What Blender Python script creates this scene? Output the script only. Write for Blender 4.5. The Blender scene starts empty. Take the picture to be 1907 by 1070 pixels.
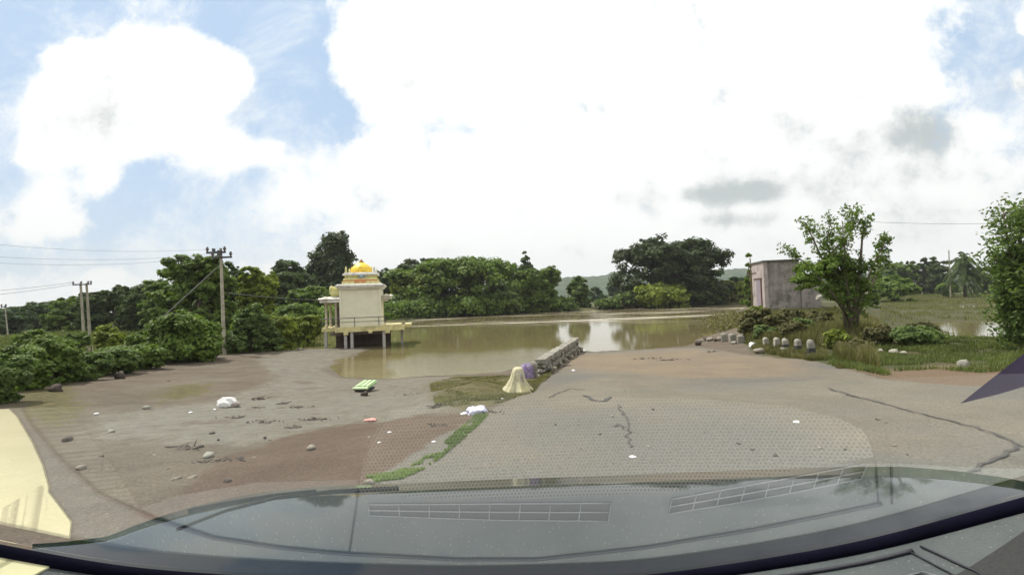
import bpy, bmesh, math, random
import numpy as np
from mathutils import Vector, Matrix
from mathutils.geometry import tessellate_polygon
R = math.radians
sc = bpy.context.scene
C = sc.collection
rng = np.random.default_rng(7)
random.seed(7)

# ------------------------------------------------------------------ camera
CZ = 2.9; F = 850.0; IW, IH = 1907.0, 1070.0
PITCH, ROLL = R(1.48), R(-2.0)
cam = bpy.data.cameras.new('camera'); cam.sensor_width = 36; cam.lens = 36*F/IW
cam.clip_start = 0.02; cam.clip_end = 20000
camo = bpy.data.objects.new('camera', cam); C.objects.link(camo)
CM = Matrix.Rotation(R(90)+PITCH, 4, 'X') @ Matrix.Rotation(ROLL, 4, 'Z')
camo.matrix_world = Matrix.Translation((0, 0, CZ)) @ CM
sc.camera = camo
CMn = np.array(CM.to_3x3())
def ray(px, py):
    d = CMn @ np.array([px-IW/2, IH/2-py, -F]); return d/np.linalg.norm(d)
def at_z(px, py, z):
    d = ray(px, py); t = (z-CZ)/d[2]; return np.array([d[0]*t, d[1]*t, z])
def at_y(px, py, Y):
    d = ray(px, py); t = Y/d[1]; return np.array([d[0]*t, Y, CZ+d[2]*t])

# ------------------------------------------------------------------ world and sun
SUN_EL, SUN_AZ = 60.0, -62.0      # azimuth measured clockwise from the view direction (+Y)
sc.view_settings.view_transform = 'Standard'; sc.view_settings.look = 'None'
sc.view_settings.exposure = 0.0; sc.view_settings.gamma = 1
sc.cycles.max_bounces = 6; sc.cycles.transparent_max_bounces = 12
sc.cycles.diffuse_bounces = 3; sc.cycles.glossy_bounces = 3
sc.cycles.caustics_reflective = False; sc.cycles.caustics_refractive = False
sun = bpy.data.lights.new('sun', 'SUN'); sun.energy = 4.6; sun.angle = R(0.8); sun.color = (1, .95, .86)
suno = bpy.data.objects.new('sun', sun); C.objects.link(suno)
suno.rotation_euler = (R(90-SUN_EL), 0, R(180-SUN_AZ))
w = bpy.data.worlds.new('World'); sc.world = w; w.use_nodes = True
nt = w.node_tree; N = nt.nodes; L = nt.links
for n in list(N): N.remove(n)
def nd(t, **k):
    n = N.new(t)
    for a, b in k.items(): setattr(n, a, b)
    return n
def lk(a, b): L.new(a, b)
def M_(op, a, b=None, c=None, clamp=False):
    n = N.new('ShaderNodeMath'); n.operation = op; n.use_clamp = clamp
    for i, v in enumerate((a, b, c)):
        if v is None: continue
        if isinstance(v, (int, float)): n.inputs[i].default_value = v
        else: L.new(v, n.inputs[i])
    return n.outputs[0]
tc = nd('ShaderNodeTexCoord')
sepn = nd('ShaderNodeSeparateXYZ'); lk(tc.outputs['Generated'], sepn.inputs[0])
X, Y_, Z = sepn.outputs
Yp = M_('MAXIMUM', Y_, 0.05)
tx = M_('DIVIDE', X, Yp); tz = M_('DIVIDE', Z, Yp)
comb = nd('ShaderNodeCombineXYZ'); lk(tx, comb.inputs[0]); lk(tz, comb.inputs[1])
def noise(scale, detail, rough, dist=0.0, vec=None):
    n = nd('ShaderNodeTexNoise'); n.inputs['Scale'].default_value = scale
    n.inputs['Detail'].default_value = detail; n.inputs['Roughness'].default_value = rough
    n.inputs['Distortion'].default_value = dist
    lk(vec if vec is not None else comb.outputs[0], n.inputs['Vector']); return n.outputs['Fac']
n1 = noise(7.5, 13, .64); n2 = noise(2.0, 5, .5)
def blob(px, py, rx, ry, amp):
    d = ray(px, py); cx, cz = d[0]/d[1], d[2]/d[1]
    k = F
    u = M_('MULTIPLY', M_('SUBTRACT', tx, cx), k/rx); v = M_('MULTIPLY', M_('SUBTRACT', tz, cz), k/ry)
    q = M_('ADD', M_('MULTIPLY', u, u), M_('MULTIPLY', v, v))
    return M_('MULTIPLY', M_('EXPONENT', M_('MULTIPLY', q, -1.0)), amp)
# positive: open blue sky; negative: cloud standing in it
BL = [(60, 40, 230, 110, 1.1), (420, 20, 170, 90, 1.1), (540, 90, 90, 110, 1.3), (600, 200, 90, 60, .7), (20, 260, 110, 160, 1.1), (320, 350, 240, 120, .85), (250, 230, 110, 160, .4), (560, 215, 120, 60, .7),
      (100, 470, 260, 60, .75), (400, 400, 220, 90, .95), (780, 225, 150, 45, .62), (1870, 60, 100, 190, 1.0), (1800, 150, 70, 90, .4), 
      (270, 110, 130, 75, -1.5), (120, 215, 110, 80, -1.3), (400, 150, 90, 50, -1.1), (230, 260, 90, 60, -.9), (60, 290, 50, 40, -.8),
      (420, 290, 110, 50, -.9), (560, 200, 60, 40, -.2), (100, 380, 90, 50, -.9), (160, 430, 70, 30, -.8), (200, 340, 40, 25, -.6),
      (740, 130, 110, 110, -1.3), (520, 380, 140, 50, -.7), (310, 410, 60, 18, -.5), (220, 515, 60, 20, -.5), (1895, 150, 25, 35, -.9), (1905, 50, 20, 25, -.9),
      (20, 440, 80, 50, -.6), (120, 100, 60, 30, -.5)]
acc = None
for b in BL:
    v = blob(*b); acc = v if acc is None else M_('ADD', acc, v)
fld = M_('ADD', acc, M_('MULTIPLY', M_('SUBTRACT', n1, .5), M_('MAXIMUM', M_('MULTIPLY_ADD', acc, 1.6, 1.7), .8)))
mr = nd('ShaderNodeMapRange', interpolation_type='SMOOTHSTEP'); lk(fld, mr.inputs[0])
mr.inputs[1].default_value = .14; mr.inputs[2].default_value = .68
n3 = noise(3.2, 10, .68, .4)
wsp = nd('ShaderNodeMapRange', interpolation_type='SMOOTHSTEP'); lk(n3, wsp.inputs[0])
for i_, v_ in ((1, .42), (2, .66), (3, 1.0), (4, .35)): wsp.inputs[i_].default_value = v_
blue = M_('MULTIPLY', mr.outputs[0], wsp.outputs[0])
GR = [(1360, 360, 110, 22, .9), (1390, 408, 90, 14, .5), (1725, 245, 75, 42, .62), (1730, 330, 80, 25, .35), (180, 215, 95, 60, .42), (1560, 330, 330, 150, .3), (1000, 470, 300, 40, .1), (690, 150, 60, 30, .12), (1800, 400, 160, 30, .35), (60, 470, 120, 40, .15)]
acc = None
for b in GR:
    v = blob(*b); acc = v if acc is None else M_('ADD', acc, v)
gr = M_('ADD', acc, M_('MULTIPLY', M_('SUBTRACT', n1, .5), 2.2))
mg = nd('ShaderNodeMapRange', interpolation_type='SMOOTHSTEP'); lk(gr, mg.inputs[0])
mg.inputs[1].default_value = .1; mg.inputs[2].default_value = .95
sky = nd('ShaderNodeTexSky', sky_type='NISHITA'); sky.sun_disc = False
sky.sun_elevation = R(SUN_EL); sky.sun_rotation = R(SUN_AZ)
sky.air_density = 1.0; sky.dust_density = 2.0
skm = nd('ShaderNodeMixRGB', blend_type='MULTIPLY'); skm.inputs[0].default_value = 1
lk(sky.outputs[0], skm.inputs[1]); skm.inputs[2].default_value = (1.0, 1.0, 1.0, 1)
sks = nd('ShaderNodeMixRGB'); sks.inputs[0].default_value = .65     # thin veil over the open blue
lk(skm.outputs[0], sks.inputs[1]); sks.inputs[2].default_value = (8.2, 11.6, 15.8, 1)
cl = nd('ShaderNodeMixRGB'); lk(mg.outputs[0], cl.inputs[0])
cl.inputs[1].default_value = (15.0, 15.2, 15.0, 1); cl.inputs[2].default_value = (6.6, 7.3, 7.4, 1)
mx = nd('ShaderNodeMixRGB'); lk(blue, mx.inputs[0]); lk(cl.outputs[0], mx.inputs[1]); lk(sks.outputs[0], mx.inputs[2])
bg = nd('ShaderNodeBackground'); bg.inputs[1].default_value = .075; lk(mx.outputs[0], bg.inputs[0])
wo = nd('ShaderNodeOutputWorld'); lk(bg.outputs[0], wo.inputs[0])

# ------------------------------------------------------------------ helpers
def link(o, parent=None):
    C.objects.link(o)
    if parent is not None: o.parent = parent
    return o
def tag(o, label=None, cat=None, group=None, kind=None):
    for k, v in (('label', label), ('category', cat), ('group', group), ('kind', kind)):
        if v: o[k] = v
    return o
def thing(name, loc, label, cat, group=None, rz=0):
    o = bpy.data.objects.new(name, None); o.empty_display_size = .2
    o.location = loc; o.rotation_euler = (0, 0, rz); link(o)
    return tag(o, label, cat, group)
class MB:
    """collects shapes for ONE mesh object"""
    def __init__(s): s.v = []; s.f = []; s.mi = []; s.m = 0; s.sm = []; s.smooth = False
    def add(s, vs, fs):
        o = len(s.v); s.v += [tuple(map(float, p)) for p in vs]
        for f in fs: s.f.append([o+i for i in f]); s.mi.append(s.m); s.sm.append(s.smooth)
    def box(s, c, h, rz=0, top=1.0):
        cx, cy, cz = c; hx, hy, hz = h; vs = []
        for z, k in ((-hz, 1), (hz, top)):
            for x, y in ((-hx, -hy), (hx, -hy), (hx, hy), (-hx, hy)):
                x *= k; y *= k
                vs.append((cx+x*math.cos(rz)-y*math.sin(rz), cy+x*math.sin(rz)+y*math.cos(rz), cz+z))
        s.add(vs, [(3, 2, 1, 0), (4, 5, 6, 7), (0, 1, 5, 4), (1, 2, 6, 5), (2, 3, 7, 6), (3, 0, 4, 7)])
    def tube(s, pts, rad, n=8, cap=True):
        pts = [Vector(p) for p in pts]; rad = rad if isinstance(rad, (list, tuple)) else [rad]*len(pts)
        vs = []; up = Vector((0.13, 0.27, 1)).normalized()
        for i, p in enumerate(pts):
            d = (pts[min(i+1, len(pts)-1)]-pts[max(i-1, 0)]).normalized()
            a = d.cross(up if abs(d.dot(up)) < .95 else Vector((1, 0, 0))).normalized(); b = d.cross(a)
            for k in range(n):
                t = 2*math.pi*k/n; vs.append(p+(a*math.cos(t)+b*math.sin(t))*rad[i])
        fs = [(i*n+k, i*n+(k+1) % n, (i+1)*n+(k+1) % n, (i+1)*n+k) for i in range(len(pts)-1) for k in range(n)]
        if cap: fs += [tuple(range(n-1, -1, -1)), tuple((len(pts)-1)*n+k for k in range(n))]
        s.add(vs, fs)
    def lathe(s, prof, c=(0, 0, 0), n=20, sx=1, sy=1):
        vs = [(c[0]+r*math.cos(2*math.pi*k/n)*sx, c[1]+r*math.sin(2*math.pi*k/n)*sy, c[2]+z) for r, z in prof for k in range(n)]
        fs = [(i*n+k, i*n+(k+1) % n, (i+1)*n+(k+1) % n, (i+1)*n+k) for i in range(len(prof)-1) for k in range(n)]
        fs += [tuple(range(n-1, -1, -1)), tuple((len(prof)-1)*n+k for k in range(n))]
        s.add(vs, fs)
    def rock(s, c, r, seed, flat=.7, n=2):
        bm = bmesh.new(); bmesh.ops.create_icosphere(bm, subdivisions=n, radius=1)
        rr = random.Random(seed); ph = [rr.uniform(0, 6) for _ in range(6)]
        for v in bm.verts:
            p = v.co.copy()
            k = 1+.18*math.sin(3.1*p.x+ph[0])+.15*math.sin(4.3*p.y+ph[1])+.13*math.sin(5*p.z+ph[2]+2*p.x)+rr.uniform(-.06, .06)
            q = Vector((p.x*r[0], p.y*r[1], p.z*r[2]))*k
            v.co = q+Vector(c)
        bm.verts.index_update()
        s.add([v.co for v in bm.verts], [[v.index for v in f.verts] for f in bm.faces]); bm.free()
    def build(s, name, mats, parent=None):
        me = bpy.data.meshes.new(name); me.from_pydata(s.v, [], s.f); me.update()
        for m in (mats if isinstance(mats, list) else [mats]): me.materials.append(m)
        me.polygons.foreach_set('material_index', s.mi); me.polygons.foreach_set('use_smooth', s.sm)
        o = bpy.data.objects.new(name, me); return link(o, parent)
def np_mesh(name, V, Q, mat, parent=None, smooth=False, attrs=None):
    me = bpy.data.meshes.new(name); nv, nf = len(V), len(Q); k = Q.shape[1]
    me.vertices.add(nv); me.vertices.foreach_set('co', np.asarray(V, np.float32).ravel())
    me.loops.add(nf*k); me.loops.foreach_set('vertex_index', Q.astype(np.int32).ravel())
    me.polygons.add(nf); me.polygons.foreach_set('loop_start', np.arange(0, nf*k, k, dtype=np.int32))
    me.polygons.foreach_set('loop_total', np.full(nf, k, np.int32))
    me.polygons.foreach_set('use_smooth', np.full(nf, smooth))
    for a, d in (attrs or {}).items():
        at = me.attributes.new(a, 'FLOAT', 'POINT'); at.data.foreach_set('value', np.asarray(d, np.float32))
    me.update(calc_edges=True); me.materials.append(mat)
    return link(bpy.data.objects.new(name, me), parent)

# ------------------------------------------------------------------ materials
def mat(name): 
    m = bpy.data.materials.new(name); m.use_nodes = True; return m
class NT:
    def __init__(s, m): s.t = m.node_tree; s.b = s.t.nodes['Principled BSDF']
    def n(s, t, **k):
        n = s.t.nodes.new(t)
        for a, b in k.items(): setattr(n, a, b)
        return n
    def l(s, a, b): s.t.links.new(a, b)
    def set(s, n, i, v):
        if isinstance(v, bpy.types.NodeSocket): s.l(v, n.inputs[i])
        else: n.inputs[i].default_value = v
    def noise(s, scale, detail=6, rough=.6, vec=None, dist=0, kind='Object'):
        n = s.n('ShaderNodeTexNoise'); n.inputs['Scale'].default_value = scale; n.inputs['Detail'].default_value = detail
        n.inputs['Roughness'].default_value = rough; n.inputs['Distortion'].default_value = dist
        if vec is None: vec = s.coord(kind)
        s.l(vec, n.inputs['Vector']); return n.outputs['Fac']
    def coord(s, kind='Object'):
        return s.n('ShaderNodeTexCoord').outputs[kind]
    def pos(s): return s.n('ShaderNodeNewGeometry').outputs['Position']
    def mapv(s, v, sc, rot=(0, 0, 0)):
        n = s.n('ShaderNodeMapping'); s.l(v, n.inputs[0]); n.inputs['Scale'].default_value = sc; n.inputs['Rotation'].default_value = rot
        return n.outputs[0]
    def ramp(s, v, a, b, lo=0.0, hi=1.0):
        n = s.n('ShaderNodeMapRange', interpolation_type='SMOOTHSTEP'); s.l(v, n.inputs[0])
        for i, x in ((1, a), (2, b), (3, lo), (4, hi)): n.inputs[i].default_value = x
        return n.outputs[0]
    def mix(s, f, a, b, mode='MIX'):
        n = s.n('ShaderNodeMixRGB', blend_type=mode); s.set(n, 0, f)
        for i, v in ((1, a), (2, b)):
            s.set(n, i, v if isinstance(v, bpy.types.NodeSocket) else (*v, 1))
        return n.outputs[0]
    def math(s, op, a, b=0.0, clamp=False):
        n = s.n('ShaderNodeMath', operation=op); n.use_clamp = clamp; s.set(n, 0, a); s.set(n, 1, b); return n.outputs[0]
    def bump(s, h, strength, dist):
        n = s.n('ShaderNodeBump'); n.inputs['Strength'].default_value = strength; n.inputs['Distance'].default_value = dist
        s.l(h, n.inputs['Height']); s.l(n.outputs[0], s.b.inputs['Normal']); return n
    def base(s, c): s.set(s.b, 'Base Color', c if isinstance(c, bpy.types.NodeSocket) else (*c, 1))
    def rough(s, v): s.set(s.b, 'Roughness', v)
def simple(name, col, rough=.7, var=.25, scale=6, bump=.25, metal=0, dirt=None, dscale=1.3, damt=(.45, .7)):
    m = mat(name); t = NT(m)
    f = t.noise(scale, 8, .65); a = tuple(x*(1-var) for x in col); b = tuple(min(1, x*(1+var)) for x in col)
    c = t.mix(t.ramp(f, .3, .7), a, b)
    if dirt: c = t.mix(t.ramp(t.noise(dscale, 9, .7), *damt), c, dirt)
    t.base(c); t.rough(rough); t.b.inputs['Metallic'].default_value = metal
    if bump: t.bump(f, bump, .02)
    return m
def foliage(name, dark, light, sub=.35, hscale=.5):
    m = mat(name); t = NT(m)
    g = t.n('ShaderNodeNewGeometry'); cl_ = t.noise(hscale, 4, .6)
    c = t.mix(g.outputs['Random Per Island'], dark, light)
    c = t.mix(t.ramp(cl_, .35, .7, 0, .75), c, tuple(min(1, x*1.5) for x in light))
    t.base(c); t.rough(.55); t.b.inputs['Specular IOR Level'].default_value = .25
    tr = t.n('ShaderNodeBsdfTranslucent'); ct = t.mix(1.0, c, (1.2, 1.35, .6), 'MULTIPLY'); t.l(ct, tr.inputs[0])
    ms = t.n('ShaderNodeMixShader'); ms.inputs[0].default_value = sub
    out = t.t.nodes['Material Output']; t.l(t.b.outputs[0], ms.inputs[1]); t.l(tr.outputs[0], ms.inputs[2]); t.l(ms.outputs[0], out.inputs[0])
    return m
F_DARK = foliage('leaf_dark', (0.032, 0.052, 0.018), (0.07, 0.105, 0.03))
F_VDARK = foliage('leaf_very_dark', (.022, .036, .014), (.048, .072, .022))
F_MID = foliage('leaf_mid', (0.055, 0.088, 0.02), (0.13, 0.19, 0.036))
F_YEL = foliage('leaf_yellow_green', (0.085, 0.12, 0.022), (0.21, 0.25, 0.04))
F_BLUE = foliage('leaf_blue_green', (.055, .09, .03), (.135, .19, .055), hscale=1.0)
F_DRY = foliage('leaf_dry', (.075, .075, .03), (.15, .14, .06), hscale=1.5)
F_FAR = foliage('leaf_far', (.04, .07, .035), (.08, .12, .05), hscale=.1)
F_GRASS = foliage('grass_blade', (0.08, 0.09, 0.03), (0.16, 0.165, 0.06), hscale=1.0)
F_GREEN = foliage('grass_fresh', (0.055, 0.075, 0.025), (0.12, 0.145, 0.045), hscale=1.2)
BARK = simple('bark', (.13, .10, .075), .9, .4, 9, .6)
BARKP = simple('bark_pale', (.24, .20, .15), .9, .35, 9, .6)
CONC = simple('concrete_weathered', (.36, .34, .28), .85, .25, 5, .3, dirt=(.16, .14, .11))
CONC_POLE = simple('pole_concrete', (.38, .35, .27), .8, .2, 4, .2, dirt=(.2, .18, .13))
STEEL = simple('steel_dark', (.08, .08, .085), .5, .3, 20, .1, metal=.5)
STONE = simple('masonry_stone', (.27, .25, .21), .9, .35, 6, .8, dirt=(.10, .095, .08), dscale=4)
ROCK = simple('rock', (.24, .21, .17), .9, .35, 12, .6)
DARKROCK = simple('rock_dark', (.07, .055, .045), .9, .35, 12, .6)
WHITEW = simple('whitewash', (.27, .26, .22), .9, .25, 8, .4, dirt=(.13, .12, .095), dscale=5, damt=(.5, .75))
BLACKP = simple('black_paint', (.045, .045, .045), .6, .3, 12, .2)

# ------------------------------------------------------------------ terrain
def hz(px): return 557-(px-953.5)*math.tan(R(2))
CT = []
def cp(px, py, z): CT.append(tuple(at_z(px, py, z)))
SHORE = [(560, 642), (600, 649), (650, 646), (690, 645), (697, 650), (668, 662), (640, 674), (622, 690), (650, 703), (720, 705), (790, 700), (850, 697), (930, 693), (985, 680),
         (1040, 660), (1068, 651), (1110, 655), (1180, 650), (1250, 645), (1298, 637), (1306, 628), (1345, 622), (1372, 604), (1392, 584), (1396, 571)]
FAR = [(1396, 568), (1350, 569), (1290, 571), (1180, 573), (1130, 576), (1090, 579), (1050, 580), (900, 586), (800, 592), (740, 598), (660, 604), (590, 612), (566, 622)]
SH_W = [at_z(x, y, 0)[:2] for x, y in SHORE]; FAR_W = [at_z(x, y, 0)[:2] for x, y in FAR]
WATER = np.array(SH_W+FAR_W)
def sdf(P, poly):
    """signed distance to a closed polygon, negative inside"""
    poly = np.asarray(poly)[:, :2]; d = np.full(len(P), 1e18); ins = np.zeros(len(P), bool)
    for i in range(len(poly)):
        a = poly[i]; b = poly[(i+1) % len(poly)]; e = b-a; q = P-a
        h = np.clip((q@e)/max(e@e, 1e-12), 0, 1); r = q-h[:, None]*e; d = np.minimum(d, (r*r).sum(1))
        c = ((a[1] > P[:, 1]) != (b[1] > P[:, 1]))
        with np.errstate(divide='ignore', invalid='ignore'):
            xx = (b[0]-a[0])*(P[:, 1]-a[1])/(b[1]-a[1])+a[0]
        ins ^= c & (P[:, 0] < xx)
    d = np.sqrt(d); return np.where(ins, -d, d)
def rz_(y): return 1.55-.063*y
for y in (-30, -8, 0, 3, 6, 9, 12, 15, 18, 21):
    for x in (-1, 2.2, 5, 8.5):
        if y > 12 and x < .5: continue
        if y > 17 and x < 2: continue
        CT.append((x, y, rz_(max(y, -2))))
CT += [(1.6, 15, .55), (2.4, 18, .38), (3.2, 22, .12)]
for x, y in ((14, 2), (20, 4), (12, 7), (16, 8)): CT.append((x, y, 1.3))
cp(1907, 720, 1.15); cp(1700, 700, 1.0); cp(1500, 668, .7); cp(1400, 650, .45); cp(1850, 690, 1.05); cp(1900, 670, 1.0)
cp(1560, 650, .75); cp(1700, 668, .75); cp(1590, 612, 1.15); cp(1500, 625, .95); cp(1440, 612, .85)
cp(1390, 640, .25); cp(1420, 590, 1.2); cp(1400, 580, .9)
for x in (20.8, 24, 28): 
    for y in (37, 42): CT.append((x+.3, y, 1.55))
# left yard
for p in ((0, 735, .95), (130, 705, .75), (300, 670, .45), (418, 656, .28), (520, 646, .12), (425, 758, .55), (300, 800, .85), (560, 665, .1), (520, 700, .28), (600, 740, .45),
          (680, 730, .33), (560, 800, .85), (800, 730, .35), (880, 770, .75), (700, 790, .7), (300, 900, 1.25), (600, 880, 1.15), (150, 860, 1.2), (960, 735, .52)): cp(*p)
for x, y, z in ((-14, 3, 1.3), (-25, 10, 1.0), (-22, 20, .7), (-30, 30, .5), (-22, 42, .3), (-40, 60, .3), (-60, 40, .6), (-14, 45, .25), (-20, 60, .3), (-60, 90, .5), (-10, -10, 1.5), (-30, -30, 1.3), (30, -30, 1.4)):
    CT.append((x, y, z))
for p in SH_W: CT.append((p[0], p[1], 0.0))
for p in FAR_W: CT.append((p[0], p[1], 0.0)); q = np.array(p)*1.06; CT.append((q[0], q[1], .7)); q = np.array(p)*1.35; CT.append((q[0], q[1], .5))
for px, py in ((700, 665), (760, 670), (850, 660), (950, 640), (1000, 620), (1120, 620), (1200, 620), (1300, 600), (900, 610), (700, 625), (1150, 590), (640, 636), (1340, 590), (600, 632)):
    p = at_z(px, py, 0); CT.append((p[0], p[1], -.7))
# flooded field on the right, level with the water
for px, py, z in ((1740, 612, -.2), (1790, 618, -.2), (1850, 614, -.16), (1728, 604, -.1), (1800, 606, -.12), (1880, 622, -.1), (1760, 626, -.05), (1700, 590, .07), (1800, 590, .06), (1900, 590, .05), (1680, 560, .10), (1800, 560, .08), (1900, 560, .08), (1650, 570, .2),
                  (1770, 572, -.05), (1740, 637, .25), (1850, 640, .25), (1907, 630, .4), (1660, 600, .45), (1770, 546, -.15), (1730, 546, -.12), (1850, 542, .1), (1640, 548, .25), (1540, 552, .5), (1907, 545, .1), (1990, 600, .05), (1700, 620, .3)):
    cp(px, py, z)
for a in np.linspace(0, 2*math.pi, 18, endpoint=False):
    for r, z in ((250, .7), (900, 1.0), (3500, 2.0)): CT.append((r*math.cos(a), r*math.sin(a), z))
CT = np.array(CT)
# drop near-duplicates
keep = []
for i, c in enumerate(CT):
    if all((CT[j][0]-c[0])**2+(CT[j][1]-c[1])**2 > .35**2 for j in keep): keep.append(i)
CT = CT[keep]
def ph(P, Q):
    # log-compressed radius keeps near detail and far stability
    d = np.sqrt(((P[:, None, :]-Q[None, :, :])**2).sum(2)); return d
n_ = len(CT); A = np.zeros((n_+1, n_+1)); A[:n_, :n_] = ph(CT[:, :2], CT[:, :2]); A[n_, :n_] = 1; A[:n_, n_] = 1
A[:n_, :n_] += np.eye(n_)*-.02
sol = np.linalg.solve(A, np.append(CT[:, 2], 0)); WGT, W0 = sol[:n_], sol[n_]
def height(P):
    P = np.atleast_2d(np.asarray(P, float))[:, :2]; out = np.empty(len(P))
    for i in range(0, len(P), 20000): out[i:i+20000] = ph(P[i:i+20000], CT[:, :2])@WGT+W0
    return out
def hgt(x, y): return float(height([[x, y]])[0])
def ground(px, py):
    """where the pixel's ray meets the ground"""
    d = ray(px, py); ts = np.geomspace(1.5, 1500, 900); P = np.array([[d[0]*t, d[1]*t] for t in ts]); z = CZ+d[2]*ts
    k = np.argmax(z < height(P)); a, b = ts[max(k-1, 0)], ts[k]
    for _ in range(18):
        m = (a+b)/2
        if CZ+d[2]*m < hgt(d[0]*m, d[1]*m): b = m
        else: a = m
    return np.array([d[0]*b, d[1]*b, CZ+d[2]*b])
def gpoly(pts): return np.array([ground(*p)[:2] for p in pts])
az = np.concatenate([np.linspace(-180, -62, 60)[:-1], np.linspace(-62, 62, 620), np.linspace(62, 180, 60)[1:]])
rr_ = np.concatenate([[.0], np.geomspace(.8, 40, 430), np.geomspace(40, 4000, 130)[1:]])
AZ, RR = np.meshgrid(np.radians(az), rr_)
TP = np.stack([np.sin(AZ)*RR, np.cos(AZ)*RR], -1).reshape(-1, 2)
TZ = height(TP)
def vnoise(P, s, seed):
    r = np.random.default_rng(seed); G = r.random((257, 257)); q = P/s; i = np.floor(q).astype(int); f = q-i; f = f*f*(3-2*f); i &= 255
    a = G[i[:, 0], i[:, 1]]; b = G[i[:, 0]+1, i[:, 1]]; c = G[i[:, 0], i[:, 1]+1]; d = G[i[:, 0]+1, i[:, 1]+1]
    return (a*(1-f[:, 0])+b*f[:, 0])*(1-f[:, 1])+(c*(1-f[:, 0])+d*f[:, 0])*f[:, 1]-.5
def fb(P, s, seed, o=4): return sum(vnoise(P+17.3*k, s/2**k, seed+k)*.55**k for k in range(o))
ROAD = gpoly([(640, 1400), (690, 890), (880, 782), (960, 740), (1010, 700), (1068, 655), (1110, 655), (1300, 645), (1400, 662), (1520, 672), (1560, 682), (1640, 705), (1760, 716), (1907, 722), (2400, 760), (2600, 1400)])
SAND = gpoly([(1060, 660), (1110, 660), (1300, 650), (1400, 662), (1500, 674), (1480, 700), (1300, 705), (1130, 690), (1040, 685)])
RED = gpoly([(360, 905), (420, 850), (520, 815), (690, 787), (860, 772), (885, 780), (800, 860), (690, 895), (640, 1100), (200, 1100), (250, 960)])
WET = gpoly([(520, 648), (690, 648), (640, 672), (618, 690), (655, 706), (850, 700), (870, 730), (860, 765), (680, 780), (520, 812), (400, 830), (180, 815), (170, 775), (400, 745), (520, 705), (480, 670)])
OLIVE = gpoly([(800, 715), (850, 700), (940, 697), (1000, 690), (1000, 720), (930, 752), (880, 765), (810, 758)])
OLIVE2 = gpoly([(30, 735), (130, 712), (150, 760), (110, 790), (60, 780)])
OLIVE3 = gpoly([(270, 735), (330, 712), (400, 715), (390, 735), (300, 750)])
VERGE = gpoly([(1400, 655), (1560, 690), (1700, 712), (1907, 722), (2200, 700), (2200, 560), (1907, 548), (1640, 545), (1520, 565), (1400, 572), (1385, 640)])
RVERGE = gpoly([(1560, 685), (1640, 690), (1800, 680), (1907, 690), (1907, 720), (1700, 718)])
def fall(poly, wd): return np.clip(.5-sdf(TP, poly)/(2*wd), 0, 1)
R2 = RR.ravel()
nearm = np.clip(1.5-R2/60, 0, 1)
m_road = fall(ROAD, .35)
bumps = fb(TP, 1.6, 3)*.07+fb(TP, .35, 9, 3)*.025
TZ = TZ+bumps*nearm*(1-.85*m_road)*np.clip(np.abs(sdf(TP, WATER))/1.5+.25, .25, 1)+fb(TP, 9, 21, 3)*.05*nearm*(1-m_road)*np.clip(sdf(TP, WATER)/3, 0, 1)
# keep the lake bed under water, shore line crisp
sw = sdf(TP, WATER); TZ = np.where(sw < -.6, np.minimum(TZ, -.05), TZ)
TZ = np.where((sw > .8) & (TP[:, 1] > 0) & (TP[:, 0] < 9) & (R2 < 60), np.maximum(TZ, .03), TZ)
m_wet = fall(WET, .9)
m_wet = np.clip(m_wet, 0, 1)
att = {'road': m_road, 'sand': fall(SAND, .9), 'red': fall(RED, .5), 'wet': m_wet, 'olive': np.maximum.reduce([fall(OLIVE, .6), fall(OLIVE2, .7), .8*fall(OLIVE3, .8)]), 'verge': fall(VERGE, .5),
       'rverge': fall(RVERGE, .4), 'far': np.clip((R2-38)/20, 0, 1), 'shore': np.clip(1-np.abs(sw)/1.1, 0, 1)}
na = len(az); nr = len(rr_)
I = np.arange(na*nr).reshape(nr, na)
Q = np.stack([I[:-1, :-1], I[1:, :-1], I[1:, 1:], I[:-1, 1:]], -1).reshape(-1, 4)[:, ::-1]
gm = mat('ground'); t = NT(gm); P3 = t.pos()
def A_(n): 
    a = t.n('ShaderNodeAttribute'); a.attribute_name = n; return a.outputs['Fac']
nb = t.noise(.9, 8, .65, P3); nm = t.noise(4.5, 8, .7, P3); nf = t.noise(38, 6, .75, P3); nl = t.noise(.22, 5, .55, P3)
def edge(name, k=.9, soft=.12):
    v = t.math('ADD', A_(name), t.math('MULTIPLY', t.math('SUBTRACT', nm, .5), k)); return t.ramp(v, .5-soft, .5+soft)
dirt = t.mix(t.ramp(nb, .35, .65), (.145, .12, .09), (.205, .18, .14))
dirt = t.mix(t.ramp(nl, .4, .6), dirt, t.mix(.5, dirt, (.165, .12, .088)))
wetc = t.mix(t.ramp(nm, .35, .7), (.185, .168, .132), (.245, .225, .18))
wetc = t.mix(t.ramp(nb, .55, .66), wetc, (.15, .115, .075))
redc = t.mix(t.ramp(nb, .3, .7), (.125, .082, .058), (.165, .115, .082))
olv = t.mix(t.ramp(nm, .38, .62), (.10, .095, .035), (.17, .145, .06))
roadc = t.mix(t.ramp(nb, .3, .7), (.205, .185, .15), (.27, .24, .19))
roadc = t.mix(t.ramp(nl, .45, .62), roadc, (.185, .18, .165))
sandc = t.mix(t.ramp(nb, .35, .65), (.31, .245, .17), (.25, .20, .145))
vg = t.mix(t.ramp(nm, .35, .65), (.085, .08, .035), (.13, .11, .055))
vg = t.mix(t.ramp(nb, .4, .6), vg, (.075, .09, .03))
farc = t.mix(t.ramp(nl, .35, .65), (.08, .10, .035), (.15, .14, .06))
c = dirt
c = t.mix(edge('wet', .9, .18), c, wetc); c = t.mix(edge('red', .5, .1), c, redc); c = t.mix(edge('olive', 1.6, .15), c, olv)
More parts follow.
